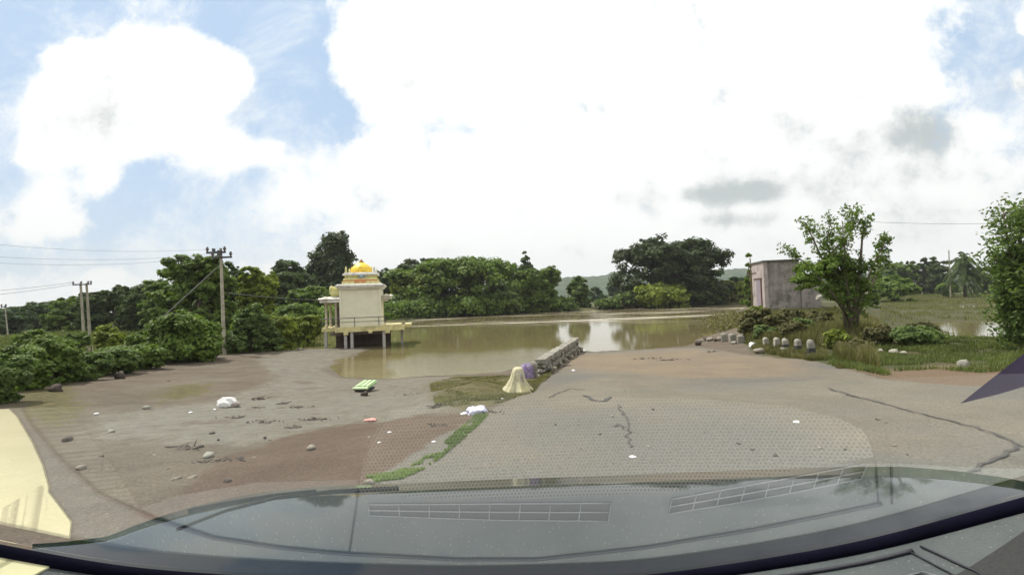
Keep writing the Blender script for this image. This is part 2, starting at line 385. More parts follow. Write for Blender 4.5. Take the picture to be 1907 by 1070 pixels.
c = t.mix(edge('far', .6, .2), c, farc); c = t.mix(edge('verge', .7), c, vg)
c = t.mix(edge('rverge', 1.2, .2), c, (.21, .15, .10))
c = t.mix(edge('road', .55, .1), c, roadc); c = t.mix(t.math('MULTIPLY', edge('sand', 1.3, .3), .9), c, sandc)
c = t.mix(t.math('MULTIPLY', t.ramp(t.math('ADD', A_('shore'), t.math('MULTIPLY', t.math('SUBTRACT', nm, .5), .8)), .35, .8), .6), c, (.12, .095, .06))
c = t.mix(.55, c, t.mix(1, c, t.mix(t.ramp(nf, .25, .75), (.15, .15, .15), (1.85, 1.85, 1.85)), 'MULTIPLY'))
spk = t.n('ShaderNodeTexVoronoi'); spk.inputs['Scale'].default_value = 14; t.l(P3, spk.inputs['Vector'])
c = t.mix(t.ramp(spk.outputs['Distance'], .10, .05, 0, .55), c, t.mix(spk.outputs['Color'], (.08, .07, .05), (.42, .38, .32)))
c = t.mix(1.0, c, (.66, .65, .625), 'MULTIPLY')
t.base(c)
rg = t.math('SUBTRACT', .92, t.math('MULTIPLY', t.math('MULTIPLY', edge('wet', .9, .2), t.ramp(nb, .35, .6)), .42)); t.rough(rg)
t.b.inputs['Specular IOR Level'].default_value = .3
t.bump(t.math('ADD', t.math('MULTIPLY', nm, .6), t.math('MULTIPLY', nf, .35)), .8, .05)
V = np.column_stack([TP, TZ])
g = np_mesh('ground', V, Q, gm, smooth=True, attrs=att); tag(g, 'muddy roadside yard, worn asphalt road and flooded field', 'ground', kind='structure')

# water
wm = mat('water'); t = NT(wm); P3 = t.pos()
t.b.inputs['IOR'].default_value = 1.33; t.b.inputs['Specular IOR Level'].default_value = .5
w1 = t.noise(1.0, 6, .6, t.mapv(P3, (.16, .9, 1), (0, 0, R(-7)))); w2 = t.noise(1.0, 4, .55, t.mapv(P3, (1.2, 5.0, 1), (0, 0, R(-5))))
st = t.noise(1.0, 7, .65, t.mapv(P3, (.035, .35, 1), (0, 0, R(-6))))
dist_ = t.n('ShaderNodeSeparateXYZ'); t.l(P3, dist_.inputs[0])
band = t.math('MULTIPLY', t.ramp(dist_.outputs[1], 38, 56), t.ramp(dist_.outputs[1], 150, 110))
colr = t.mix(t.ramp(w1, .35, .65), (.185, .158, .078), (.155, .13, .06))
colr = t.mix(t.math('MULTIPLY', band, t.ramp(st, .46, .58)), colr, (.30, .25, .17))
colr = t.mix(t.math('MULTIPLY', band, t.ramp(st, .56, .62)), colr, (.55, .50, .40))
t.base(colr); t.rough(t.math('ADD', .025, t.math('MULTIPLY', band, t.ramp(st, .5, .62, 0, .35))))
w3 = t.noise(1.0, 3, .5, t.mapv(P3, (1.6, 9.0, 1), (0, 0, R(-4))))
nr_ = t.math('MULTIPLY', t.ramp(dist_.outputs[1], 30, 19), t.ramp(dist_.outputs[0], 3, 0))
bmp = t.bump(t.math('ADD', t.math('MULTIPLY', t.math('MULTIPLY', w3, nr_), 9.0), t.math('ADD', t.math('MULTIPLY', w2, .55), t.math('MULTIPLY', w1, .8))), .055, .06)
WS = MB()
pw = [(-500, 11), (1500, 11), (1500, 1500), (-500, 1500)]
WS.add([(x, y, 0) for x, y in pw], [(0, 1, 2, 3)])
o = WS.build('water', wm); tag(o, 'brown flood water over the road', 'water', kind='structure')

# distant hills
def ridge(name, pts, Y, mat_, depth, label):
    P = [at_y(px, py, Y) for px, py in pts]; xs = np.array([p[0] for p in P]); zs = np.array([p[2] for p in P])
    X_ = np.linspace(xs[0], xs[-1], 220); Zr = np.interp(X_, xs, zs)
    Zr = Zr+(fb(np.column_stack([X_, X_*0]), (xs[-1]-xs[0])/25, 5, 5))*Y*.006
    pr = np.array([0, .35, .7, .93, 1, .8, .4, 0]); ys = np.array([-1, -.75, -.45, -.15, 0, .3, .7, 1])*depth
    V = np.array([(x, Y+dy, 0 if k == 0 else max(z*k+vn*Y*.004, 0)) for (dy, k) in zip(ys, pr) for x, z, vn in zip(X_, Zr, rng.normal(0, .35, 220))])
    I = np.arange(len(V)).reshape(8, 220); Q = np.stack([I[:-1, :-1], I[:-1, 1:], I[1:, 1:], I[1:, :-1]], -1).reshape(-1, 4)
    o = np_mesh(name, V, Q, mat_, smooth=True); tag(o, label, 'hill', kind='structure'); return o
hm = mat('hill_forest'); t = NT(hm); P3 = t.pos(); f = t.noise(.05, 10, .75, P3)
t.base(t.mix(t.ramp(f, .35, .65), (.03, .06, .03), (.08, .12, .055))); t.rough(.95); t.bump(f, 1, 12)
ridge('hill', [(300, 580), (700, 560), (1000, 530), (1060, 515), (1130, 508), (1200, 506), (1280, 508), (1380, 500), (1420, 505), (1480, 520), (1560, 535)], 900, hm, 220, 'low wooded ridge behind the gap in the trees')
ridge('hill', [(1500, 530), (1600, 507), (1680, 503), (1760, 512), (1850, 500), (2000, 495), (2300, 505)], 1500, hm, 300, 'pale wooded ridge far beyond the flooded field')

# ------------------------------------------------------------------ trees
def leaf_mesh(name, Cn, Nn, S, mat_, parent, seed, asp=.55):
    r = np.random.default_rng(seed); n = len(Cn)
    Nn = Nn/np.maximum(np.linalg.norm(Nn, axis=1, keepdims=True), 1e-6)
    a = np.cross(Nn, r.normal(size=(n, 3))); a /= np.maximum(np.linalg.norm(a, axis=1, keepdims=True), 1e-6); b = np.cross(Nn, a)
    S = (S*r.uniform(.6, 1.35, n))[:, None]
    V = np.stack([Cn-a*S, Cn+b*S*asp-a*S*.1, Cn+a*S-Nn*S*.25, Cn-b*S*asp-a*S*.1], 1).reshape(-1, 3)
    return np_mesh(name, V, np.arange(4*n).reshape(n, 4), mat_, parent)
def clumps(lobes, n, cl_n, cl_r, seed, inner=.25, flat=.55, up=.5):
    """leaf centres and normals, gathered in clumps over the surface of ellipsoid lobes"""
    r = np.random.default_rng(seed); Lb = np.array(lobes, float)
    area = (Lb[:, 3]*Lb[:, 4]+Lb[:, 3]*Lb[:, 5]+Lb[:, 4]*Lb[:, 5]); pr = area/area.sum()
    K = r.choice(len(Lb), cl_n, p=pr); d = r.normal(size=(cl_n, 3)); d[:, 2] = np.where(r.random(cl_n) < up, np.abs(d[:, 2]), d[:, 2])
    d /= np.linalg.norm(d, axis=1, keepdims=True); rad = np.where(r.random(cl_n) < inner, r.uniform(.3, .8, cl_n), r.uniform(.74, 1.15, cl_n))
    cc = Lb[K, :3]+d*Lb[K, 3:]*rad[:, None]
    cr = cl_r*r.uniform(.4, 1.55, cl_n); k = r.choice(cl_n, n, p=(cr**2)/(cr**2).sum())
    e = r.normal(size=(n, 3)); e /= np.linalg.norm(e, axis=1, keepdims=True); rr = r.random(n)**.45
    P = cc[k]+e*(cr[k]*rr)[:, None]*np.array([1, 1, flat]); Nn = e*.6+d[k]*.5+np.array([0, 0, .6])+r.normal(size=(n, 3))*.45
    return P, Nn
def limbs(mb, base, top, r0, ends, seed):
    rr = random.Random(seed); b = Vector(base); tp = Vector(top)
    mid = b.lerp(tp, .5)+Vector((rr.uniform(-1, 1), rr.uniform(-1, 1), 0))*r0*.8
    mb.tube([b-Vector((0, 0, .3)), b+Vector((0, 0, r0)), mid, tp], [r0*1.5, r0*1.05, r0*.85, r0*.6], 9)
    for i, e in enumerate(ends):
        e = Vector(e); s = mid.lerp(tp, rr.uniform(0, 1)); m2 = s.lerp(e, .5)+Vector((rr.uniform(-.1, .1), rr.uniform(-.1, .1), .12))*(e-s).length
        mb.tube([s, m2, e], [r0*.5, r0*.3, r0*.08], 6)
def tree(kind, x0, x1, ytop, Y, ybase, leafmat, label, group=None, dens=1.0, name='tree', seed=None, cat='tree', lsz=1.0, bark=None, z0=None, dy=None, small=False):
    seed = seed or int(x0*7+ytop*3+Y) % 100000; rr = random.Random(seed)
    cx = (x0+x1)/2; p = at_y(cx, ytop, Y); W = (x1-x0)/F*Y; ztop = p[2]
    gx = at_y(cx, ybase, Y)[0]
    if z0 is None: z0 = hgt(gx, Y)
    H = ztop-z0; D = dy or W*.8
    th = thing(name, (gx, Y, z0), label, cat, group)
    n = int(max(1500, min(42000, (x1-x0)*(ybase-ytop)*2.2*dens))); ls = max(.05, 3.6/F*Y)*lsz
    hw, hd = W/2, D/2; lobes = []
    if kind == 'umbrella':
        lobes = [(0, 0, H*.40, hw*.92, hd*.92, H*.5)]+[(math.cos(k*.8)*hw*.72, math.sin(k*.8)*hd*.72, H*.14, hw*.3, hd*.3, H*.16) for k in range(8)]
        for k in range(14):
            a = rr.uniform(0, 6.28); q = rr.uniform(.35, .85); zz = H*(.45+.42*math.sqrt(max(0, 1-q*q)))
            lobes.append((math.cos(a)*hw*q, math.sin(a)*hd*q, zz*rr.uniform(.75, 1.0), hw*.3, hd*.3, H*.11))
        cr = W*.055; flat = .45; tr = H*.05
    elif kind == 'tall':
        for k in range(9):
            q = k/8; lobes.append((rr.uniform(-.2, .2)*hw, rr.uniform(-.2, .2)*hd, H*(.15+.73*q), hw*(1-.66*q), hd*(1-.66*q), H*.15))
        cr = W*.11; flat = .7; tr = H*.03
    elif kind == 'bush':
        lobes = [(0, 0, H*.35, hw*.8, hd*.8, H*.5)]
        for k in range(7):
            a = rr.uniform(0, 6.28); q = rr.uniform(.3, .7); lobes.append((math.cos(a)*hw*q, math.sin(a)*hd*q, H*rr.uniform(.3, .66), hw*rr.uniform(.25, .42), hd*.35, H*rr.uniform(.2, .32)))
        cr = max(.12, W*.08); flat = .8; tr = H*.025
    else:
        lobes = [(0, 0, H*.5, hw*.7, hd*.7, H*.40)]+[(math.cos(k*1.05)*hw*.55, math.sin(k*1.05)*hd*.55, H*.14, hw*.35, hd*.35, H*.16) for k in range(6)]
        for k in range(10):
            a = rr.uniform(0, 6.28); q = rr.uniform(.3, .72); lobes.append((math.cos(a)*hw*q, math.sin(a)*hd*q, H*rr.uniform(.25, .8), hw*rr.uniform(.26, .4), hd*.35, H*rr.uniform(.12, .2)))
        cr = W*.065; flat = .6; tr = H*.035
    nc = int(max(60, min(800, n/40)))
    P, Nn = clumps(lobes, n, nc, cr, seed, up=.35 if kind != 'bush' else .6)
    P[:, 2] = np.maximum(P[:, 2], .03)
    leaf_mesh('crown' if kind != 'bush' else 'foliage', P, Nn, np.full(n, ls), leafmat, th, seed)
    mb = MB(); mb.smooth = True
    ends = [Vector((l[0]*.8, l[1]*.8, l[2])) for l in lobes[1:9]]
    if kind == 'bush':
        for e in ends[:5]: mb.tube([(e.x*.1, e.y*.1, -.1), (e.x*.5, e.y*.5, e.z*.6), e], [tr*1.2, tr*.8, tr*.3], 6)
        mb.build('stem', bark or BARK, th)
    else:
        limbs(mb, (0, 0, 0), (rr.uniform(-.05, .05)*W, 0, H*.5), tr, ends, seed); mb.build('trunk', bark or BARK, th)
    return th
GL = 'trees of the wood along the far bank'
T = tree
# left, from the far edge towards the temple
for a in [(-60, 30, 572, 62, 612, F_FAR, 'grey-green tree cut by the left edge of the picture, low on the horizon'),
          (0, 60, 566, 78, 606, F_FAR, 'small rounded grey-green tree, second of the distant row at far left'),
          (48, 105, 560, 74, 604, F_FAR, 'pale grey-green tree, third of the distant row at far left'),
          (90, 160, 548, 66, 606, F_MID, 'mid green tree just left of the twin electricity poles'),
          (145, 205, 538, 60, 608, F_DARK, 'dark tree directly behind the twin electricity poles'),
          (180, 245, 526, 62, 606, F_DARK, 'dark tree with a knobbly top just right of the twin poles'),
          (225, 290, 524, 56, 608, F_DARK, 'dark tree midway between the twin poles and the tall single pole'),
          (270, 345, 516, 52, 612, F_MID, 'mid green tree crossed by the slanting stay wire')]:
    T('round', *a[:6], a[6], GL, dy=6)
for a in [(20, 115, 562, 84, 606, F_FAR, 'hazy grey tree behind the first distant row at far left'), (105, 200, 545, 84, 604, F_DARK, 'dark tree filling the gap behind the twin electricity poles'), (235, 350, 514, 70, 604, F_DARK, 'dark tree behind the stay wire, in the second row'),
          (335, 450, 508, 56, 606, F_DARK, 'dark tree filling in behind the single electricity pole'), (445, 565, 502, 70, 602, F_DARK, 'dark tree filling in between the single pole and the tall pointed tree'), (600, 705, 524, 94, 594, F_DARK, 'dark tree directly behind the temple'),
          (300, 372, 503, 46, 612, F_MID, 'green tree just left of the tall bright one by the pole')]:
    T('round', *a, GL, dy=8)
T('round', 318, 432, 462, 38, 630, F_MID, 'tall bright green tree behind the single electricity pole', GL, name='tree', dens=1.1)
T('round', 395, 470, 478, 46, 615, F_DARK, 'darker tree showing past the right side of the single electricity pole', GL, dens=.8)
T('round', 440, 520, 492, 44, 615, F_YEL, 'yellowish green tree between the single pole and the temple', GL)
T('round', 490, 592, 482, 80, 600, F_DARK, 'broad dark tree left of the tall pointed one', GL)
T('tall', 568, 682, 436, 92, 596, F_VDARK, 'tallest dark pointed tree, rising left behind the golden dome', GL, dens=1.5)
T('round', 540, 640, 530, 62, 606, F_MID, 'lower mid green tree beneath the tall pointed tree, left of the temple', GL)
T('round', 672, 760, 494, 98, 594, F_DARK, 'loose dark tree just right of the golden dome', GL, dens=.8)
T('umbrella', 728, 850, 474, 98, 590, F_VDARK, 'dark spreading tree with a tuft on top, right of the temple', GL)
T('umbrella', 740, 985, 476, 93, 588, F_MID, 'very wide dome-shaped green tree hanging over the far bank', GL, dens=1.2, dy=18)
T('round', 722, 815, 498, 90, 591, F_YEL, 'yellow-green tree at the left end of the wide dome-shaped tree', GL, dens=.8)
T('round', 952, 1058, 492, 95, 582, F_MID, 'bright rounded tree ending the wood beside the water gap', GL)
T('tall', 958, 1006, 472, 120, 570, F_DARK, 'small dark tree top poking above the right end of the wood', GL, dens=.7)
T('round', 880, 980, 524, 90, 586, F_BLUE, 'low blue-green tree overhanging the water under the wide dome tree', GL)
T('round', 690, 760, 545, 84, 594, F_BLUE, 'low dark green tree at the water beside the temple landing', GL)
T('round', 1056, 1104, 512, 100, 580, F_BLUE, 'lone small round tree standing in the gap', None, dens=1.2)
T('umbrella', 1150, 1350, 437, 104, 566, F_VDARK, 'huge dark spreading tree alone right of the water gap', None, dens=1.15, dy=22)
T('bush', 1184, 1298, 526, 96, 570, F_YEL, 'large bright green bush in front of the huge dark tree', 'bushes on the far bank')
T('bush', 1300, 1350, 527, 98, 568, F_MID, 'green bush right of the large bright one on the far bank', 'bushes on the far bank')
T('bush', 1340, 1404, 518, 100, 569, F_YEL, 'yellowish bush on the far bank against the pink hut', 'bushes on the far bank')
T('bush', 1100, 1160, 556, 96, 577, F_BLUE, 'low weedy bush at the water edge in the gap', 'bushes on the far bank')
T('bush', 1135, 1190, 540, 98, 574, F_BLUE, 'dark bush under the left skirt of the huge tree', 'bushes on the far bank')
T('round', 1092, 1130, 534, 150, 556, F_FAR, 'far pale tree behind the gap, left of two', 'far trees behind the gap')
T('round', 1128, 1164, 524, 160, 556, F_FAR, 'far pale tree behind the gap, right of two', 'far trees behind the gap')
T('round', 1352, 1396, 508, 130, 552, F_FAR, 'far tree showing between the huge tree and the pink hut')
T('tall', 1383, 1412, 474, 60, 560, F_MID, 'thin leafy sapling at the left corner of the pink hut', name='tree', dens=.5)
# right background
for i, a in enumerate([(1638, 1700, 486, 120, 548, F_BLUE, 'rounded blue-green tree just right of the foreground tree'), (1690, 1735, 478, 130, 540, F_DARK, 'dark tree left of the two-part clump beyond the field'),
                       (1722, 1772, 476, 128, 540, F_DARK, 'dark tree beside the thin far pole beyond the field'), (1600, 1660, 498, 110, 550, F_FAR, 'pale tree seen through the foreground tree'),
                       (1815, 1870, 486, 110, 540, F_DARK, 'dark tree just right of the coconut palm'), (1860, 1930, 482, 105, 540, F_MID, 'mid green tree behind the right edge tree'),
                       (1925, 2010, 470, 100, 540, F_DARK, 'dark tree cut off at the right edge beyond the field')]):
    T('round', *a, 'trees beyond the flooded field', dy=10)
T('bush', 1625, 1712, 510, 80, 552, F_MID, 'pale green bush at the near side of the field behind the foreground tree', 'bushes around the flooded field')
T('bush', 1745, 1785, 522, 95, 546, F_MID, 'small bush at the foot of the thin far pole', 'bushes around the flooded field')
T('bush', 1560, 1640, 520, 60, 562, F_MID, 'green bush right of the pink hut beside the white sacks', 'bushes around the flooded field')
def bank(name, pix, seed, n, h, mat_, label, Yoff=1.5, ls=.42):
    r = np.random.default_rng(seed); W_ = np.array([at_z(x, y, 0)[:2]*(1+Yoff/100) for x, y in pix]); sg = np.linalg.norm(np.diff(W_, axis=0), axis=1); cu = np.append(0, np.cumsum(sg))
    nc = n//60; t_ = r.uniform(0, cu[-1], nc); cx = np.interp(t_, cu, W_[:, 0]); cy = np.interp(t_, cu, W_[:, 1])+r.uniform(-.5, 4, nc); hh = h*(.5+.7*r.random(nc)); k = r.integers(0, nc, n)
    P = np.column_stack([cx[k]+r.normal(0, .9, n), cy[k]+r.normal(0, .8, n), np.abs(hh[k]*r.random(n)**.8)+r.normal(0, .1, n)+.1]); Nn = r.normal(size=(n, 3))+np.array([-.2, -.3, .7])
    o = leaf_mesh(name, P, Nn, np.full(n, ls), mat_, None, seed); tag(o, label, 'undergrowth', kind='stuff')
bank('undergrowth', [(735, 597), (800, 592), (900, 586), (1000, 582), (1060, 580)], 31, 26000, 2.6, F_BLUE, 'dark undergrowth hanging into the water under the wood')
bank('undergrowth', [(1150, 576), (1180, 573), (1240, 571), (1290, 570), (1350, 568.5), (1400, 567)], 32, 16000, 1.9, F_DRY, 'brownish undergrowth along the bank under the huge tree')
bank('undergrowth', [(1398, 624), (1408, 610), (1420, 598)], 34, 9000, .9, F_DRY, 'tangled dry weeds on the slope at the water corner', Yoff=0, ls=.12)
bank('undergrowth', [(575, 618), (600, 611), (660, 603), (735, 597)], 33, 12000, 2.2, F_MID, 'green undergrowth at the waterline behind the temple', ls=.34)
# left hedge: bushes along the edge of the yard
HB = [(-70, 40, 640, 10.5, 745, F_BLUE, 'dark bush filling the left edge of the yard'), (5, 90, 640, 12.5, 730, F_MID, 'bush at the left edge with light leaves, second in the hedge'),
      (60, 150, 625, 14, 715, F_MID, 'climber-covered yellowish bush below the far small trees'), (110, 200, 650, 15, 708, F_BLUE, 'low blue-green bush below the twin poles'),
      (170, 260, 640, 17, 696, F_BLUE, 'low blue-green bush right of the twin poles'), (175, 230, 597, 24, 660, F_YEL, 'light green bush standing higher behind the hedge near the twin poles'),
      (215, 310, 640, 19, 686, F_MID, 'low hedge bush with brown stems beneath the stay wire'), (275, 410, 578, 22.5, 668, F_MID, 'biggest rounded bush with broad pale leaves left of the single pole'),
      (280, 350, 632, 21.5, 674, F_BLUE, 'low shaggy bush before the biggest rounded bush'), (345, 412, 620, 24, 662, F_DARK, 'dark low bush touching the left side of the single pole'),
      (425, 510, 560, 28, 654, F_BLUE, 'tall blue-green bush immediately right of the single pole'), (410, 465, 610, 27, 656, F_BLUE, 'low spiky bush at the foot of the single pole'),
      (480, 560, 575, 30, 647, F_YEL, 'bright yellow-green bush midway between pole and temple'), (535, 605, 578, 34, 636, F_YEL, 'bright bush nearest the temple at the hedge end'),
      (500, 600, 560, 40, 620, F_MID, 'flat-topped green bush behind the bright ones near the temple'), (455, 530, 605, 29, 652, F_BLUE, 'low feathery bush in front of the yellow-green one'),
      (30, 120, 608, 24, 660, F_MID, 'bush behind the hedge under the distant tree row'), (120, 170, 612, 30, 645, F_MID, 'small bush behind the hedge left of the twin poles'), (235, 300, 612, 30, 650, F_MID, 'small bush behind the hedge between pole pair and biggest bush')]
for a in HB: T('bush', *a, 'bushes of the hedge along the left of the yard', dens=1.0, lsz=1.25 if 'broad' in a[6] else .95)
# right bank scrub
RB = [(1376, 1440, 570, 25, 640, F_DRY, 'brownish scrub at the water corner below the pink hut'), (1420, 1475, 580, 22, 625, F_DRY, 'dry scrub in front of the hut wall'), (1375, 1412, 590, 24, 634, F_DRY, 'tangled dry scrub right at the water corner beside the rag'), (1440, 1500, 572, 27, 606, F_DRY, 'brown scrub hiding the plinth of the hut'), (1500, 1550, 574, 25, 610, F_DRY, 'brown scrub in front of the low tank'), (1400, 1450, 602, 21.5, 640, F_BLUE, 'thorny grey-green scrub behind the painted posts'), (1450, 1500, 596, 19, 640, F_DRY, 'dead brown scrub just behind the painted posts'), (1680, 1750, 600, 17, 660, F_DRY, 'thin upright weeds against the field puddle'), (1466, 1520, 590, 20, 640, F_BLUE, 'grey-green weed clump behind the last painted posts'),
      (1540, 1584, 610, 16.2, 664, F_YEL, 'small bright green shrub right of the painted posts'), (1518, 1560, 582, 21, 618, F_DRY, 'dry weeds left of the foreground tree trunk'), (1610, 1670, 600, 16, 668, F_DRY, 'tall dry weeds just right of the foreground tree trunk'),
      (1655, 1745, 604, 15.5, 668, F_BLUE, 'rounded grey-green weeds before the field puddle'), (1560, 1620, 628, 15.8, 668, F_DRY, 'low brown weeds at the foot of the foreground tree'), (1395, 1425, 566, 30, 600, F_YEL, 'small leafy weed at the hut doorway')]
for a in RB: T('bush', *a, 'scrub on the right bank', dens=.8, lsz=.9)

# foreground tree on the right bank: forked trunk, sparse upright shoots with leaves
def sparse_tree(x0, x1, ytop, Y, xb, yb, label, seed, shoots, leafmat, low=None):
    rr = random.Random(seed); b = at_y(xb, yb, Y); z0 = hgt(b[0], Y); th = thing('tree', (b[0], Y, z0), label, 'tree')
    mb = MB(); mb.smooth = True; P = []; Nn = []; r = np.random.default_rng(seed)
    def rel(px, py, dy=0): q = at_y(px, py, Y+dy); return Vector((q[0]-b[0], dy, q[2]-z0))
    for (pts, r0, nl, cr_) in shoots:
        pp = [rel(*q) for q in pts]; k = len(pp)
        mb.tube([p for p in pp], [r0*.62*(1-.82*i/(k-1)) for i in range(k)], 7)
        for i in range(int(nl*1.7)):
            s = rr.random()**.8*(k-1); i0 = min(int(s), k-2); c0 = pp[i0].lerp(pp[i0+1], s-i0)
            if s < .35*(k-1) and rr.random() < .7: continue
            cr = cr_*.85; o_ = Vector((rr.gauss(0, 1), rr.gauss(0, 1), rr.gauss(0, .8)))*cr; c1 = c0+o_
            m = 18; P.append(np.array(c1)+r.normal(size=(m, 3))*cr*.55); Nn.append(r.normal(size=(m, 3))+np.array([0, 0, .7]))
            if rr.random() < .3: mb.tube([c0, c1], [.012, .005], 4, False)
    if low is not None:
        lob = []
        for (px, py, dy, rx, rz2) in low: q = rel(px, py, dy); lob.append((q.x, q.y, q.z, rx, rx, rz2))
        P2, N2 = clumps(lob, 13000, 260, .17, seed, up=.4); P.append(P2); Nn.append(N2)
    leaf_mesh('crown', np.concatenate(P), np.concatenate(Nn), np.full(sum(len(p) for p in P), .058), leafmat, th, seed)
    mb.build('trunk', BARK, th); return th
sh = [([(1585, 612), (1580, 570), (1565, 520), (1550, 470), (1590, 425), (1588, 392)], .16, 55, .18), ([(1590, 612), (1592, 560), (1602, 500), (1606, 440), (1612, 405)], .14, 22, .13), ([(1588, 612), (1600, 560), (1628, 490, .3), (1645, 455, .3), (1652, 434, .3)], .11, 26, .15),
      ([(1583, 600), (1560, 545), (1530, 480), (1512, 440), (1497, 412)], .10, 28, .15), ([(1580, 590), (1545, 540, -.5), (1500, 490, -.5), (1465, 462, -.5)], .08, 26, .15), ([(1582, 580), (1556, 510, .4), (1540, 450, .4), (1548, 408, .4)], .08, 34, .17),
      ([(1586, 590), (1575, 520, -.4), (1572, 460, -.4), (1568, 410, -.4)], .08, 34, .17), ([(1592, 600), (1625, 530, .5), (1640, 490, .5), (1655, 470, .5)], .07, 18, .14), ([(1575, 612), (1570, 560), (1560, 530), (1540, 510)], .1, 10, .2), ([(1597, 612), (1600, 570), (1612, 540), (1625, 520)], .08, 10, .2)]
sparse_tree(1460, 1660, 390, 18, 1588, 612, 'leafy tree with bare upright shoots on the right bank before the pink hut', 77, sh, F_MID,
            low=[(1520, 500, 0, .65, .5), (1560, 500, .3, .7, .55), (1600, 505, 0, .55, .45), (1500, 525, -.3, .4, .35), (1560, 545, .2, .55, .35), (1610, 545, .2, .3, .35)])
sh2 = [([(1900, 665), (1895, 560), (1880, 470), (1868, 392)], .10, 60, .22), ([(1905, 665), (1905, 550), (1900, 450), (1908, 372)], .10, 55, .24), ([(1905, 640), (1925, 520), (1940, 430), (1950, 360)], .10, 60, .25),
       ([(1900, 640), (1880, 560), (1862, 500), (1850, 470)], .07, 30, .2), ([(1900, 655), (1892, 600), (1880, 560), (1872, 540)], .07, 45, .2), ([(1905, 655), (1900, 620), (1895, 590), (1890, 560)], .06, 50, .25), ([(1920, 660), (1930, 600), (1940, 520), (1960, 470)], .08, 60, .3)]
sparse_tree(1845, 1960, 360, 13, 1903, 665, 'drooping leafy tree cut off by the right edge of the picture', 91, sh2, F_BLUE, low=[(1905, 600, 0, .35, .8), (1900, 500, 0, .35, .6), (1930, 560, 0, .5, .9)])
# bare twig tips and small tree with twigs above the wood
def palm(xc, ytop, ybase, Y, label):
    p = at_y(xc, ybase, Y); z0 = hgt(p[0], Y); H = at_y(xc, ytop, Y)[2]-z0; th = thing('palm_tree', (p[0], Y, z0), label, 'palm tree')
    mb = MB(); mb.smooth = True; mb.tube([(0, 0, -.3), (.1, 0, H*.4), (.0, 0, H*.72)], [.3, .22, .18], 8); mb.build('trunk', BARK, th)
    rr = random.Random(5); V = []; Q = []
    for k in range(80):
        a = rr.uniform(0, 6.28); el = rr.uniform(-.9, 1.45); ln = H*rr.uniform(.28, .40); hb = H*rr.uniform(.25, .72)
        pts = []
        for i in range(9):
            s = i/8; rad = ln*s*math.cos(el)*(1-.15*s); zz = max(.2, hb+ln*(math.sin(el)*s-.85*s*s))
            pts.append(np.array([math.cos(a)*rad, math.sin(a)*rad, zz]))
        side = np.array([-math.sin(a), math.cos(a), 0])
        for i in range(8):
            for j in range(4):
                c0 = pts[i]+(pts[i+1]-pts[i])*j/4; wd = ln*.16*math.sin(math.pi*min(1, (i+j/4+.8)/9))
                for sg in (-1, 1):
                    o_ = len(V); V += [c0, c0+(pts[i+1]-pts[i])*.18, c0+side*sg*wd+np.array([0, 0, -wd*.7]), ]; V.append(c0+side*sg*wd*.5+np.array([0, 0, -wd*.2])); Q.append((o_, o_+1, o_+2, o_+3))
    np_mesh('crown', np.array(V), np.array(Q), F_DARK, th)
palm(1797, 446, 538, 88, 'coconut palm with shaggy dark fronds beyond the flooded field')
# sparse branch beside the wood top
def twig(px, py, px2, py2, Y, label, name='branch', r=.03):
    a = at_y(px, py, Y); b = at_y(px2, py2, Y); th = thing(name, tuple(a), label, 'branch'); return th

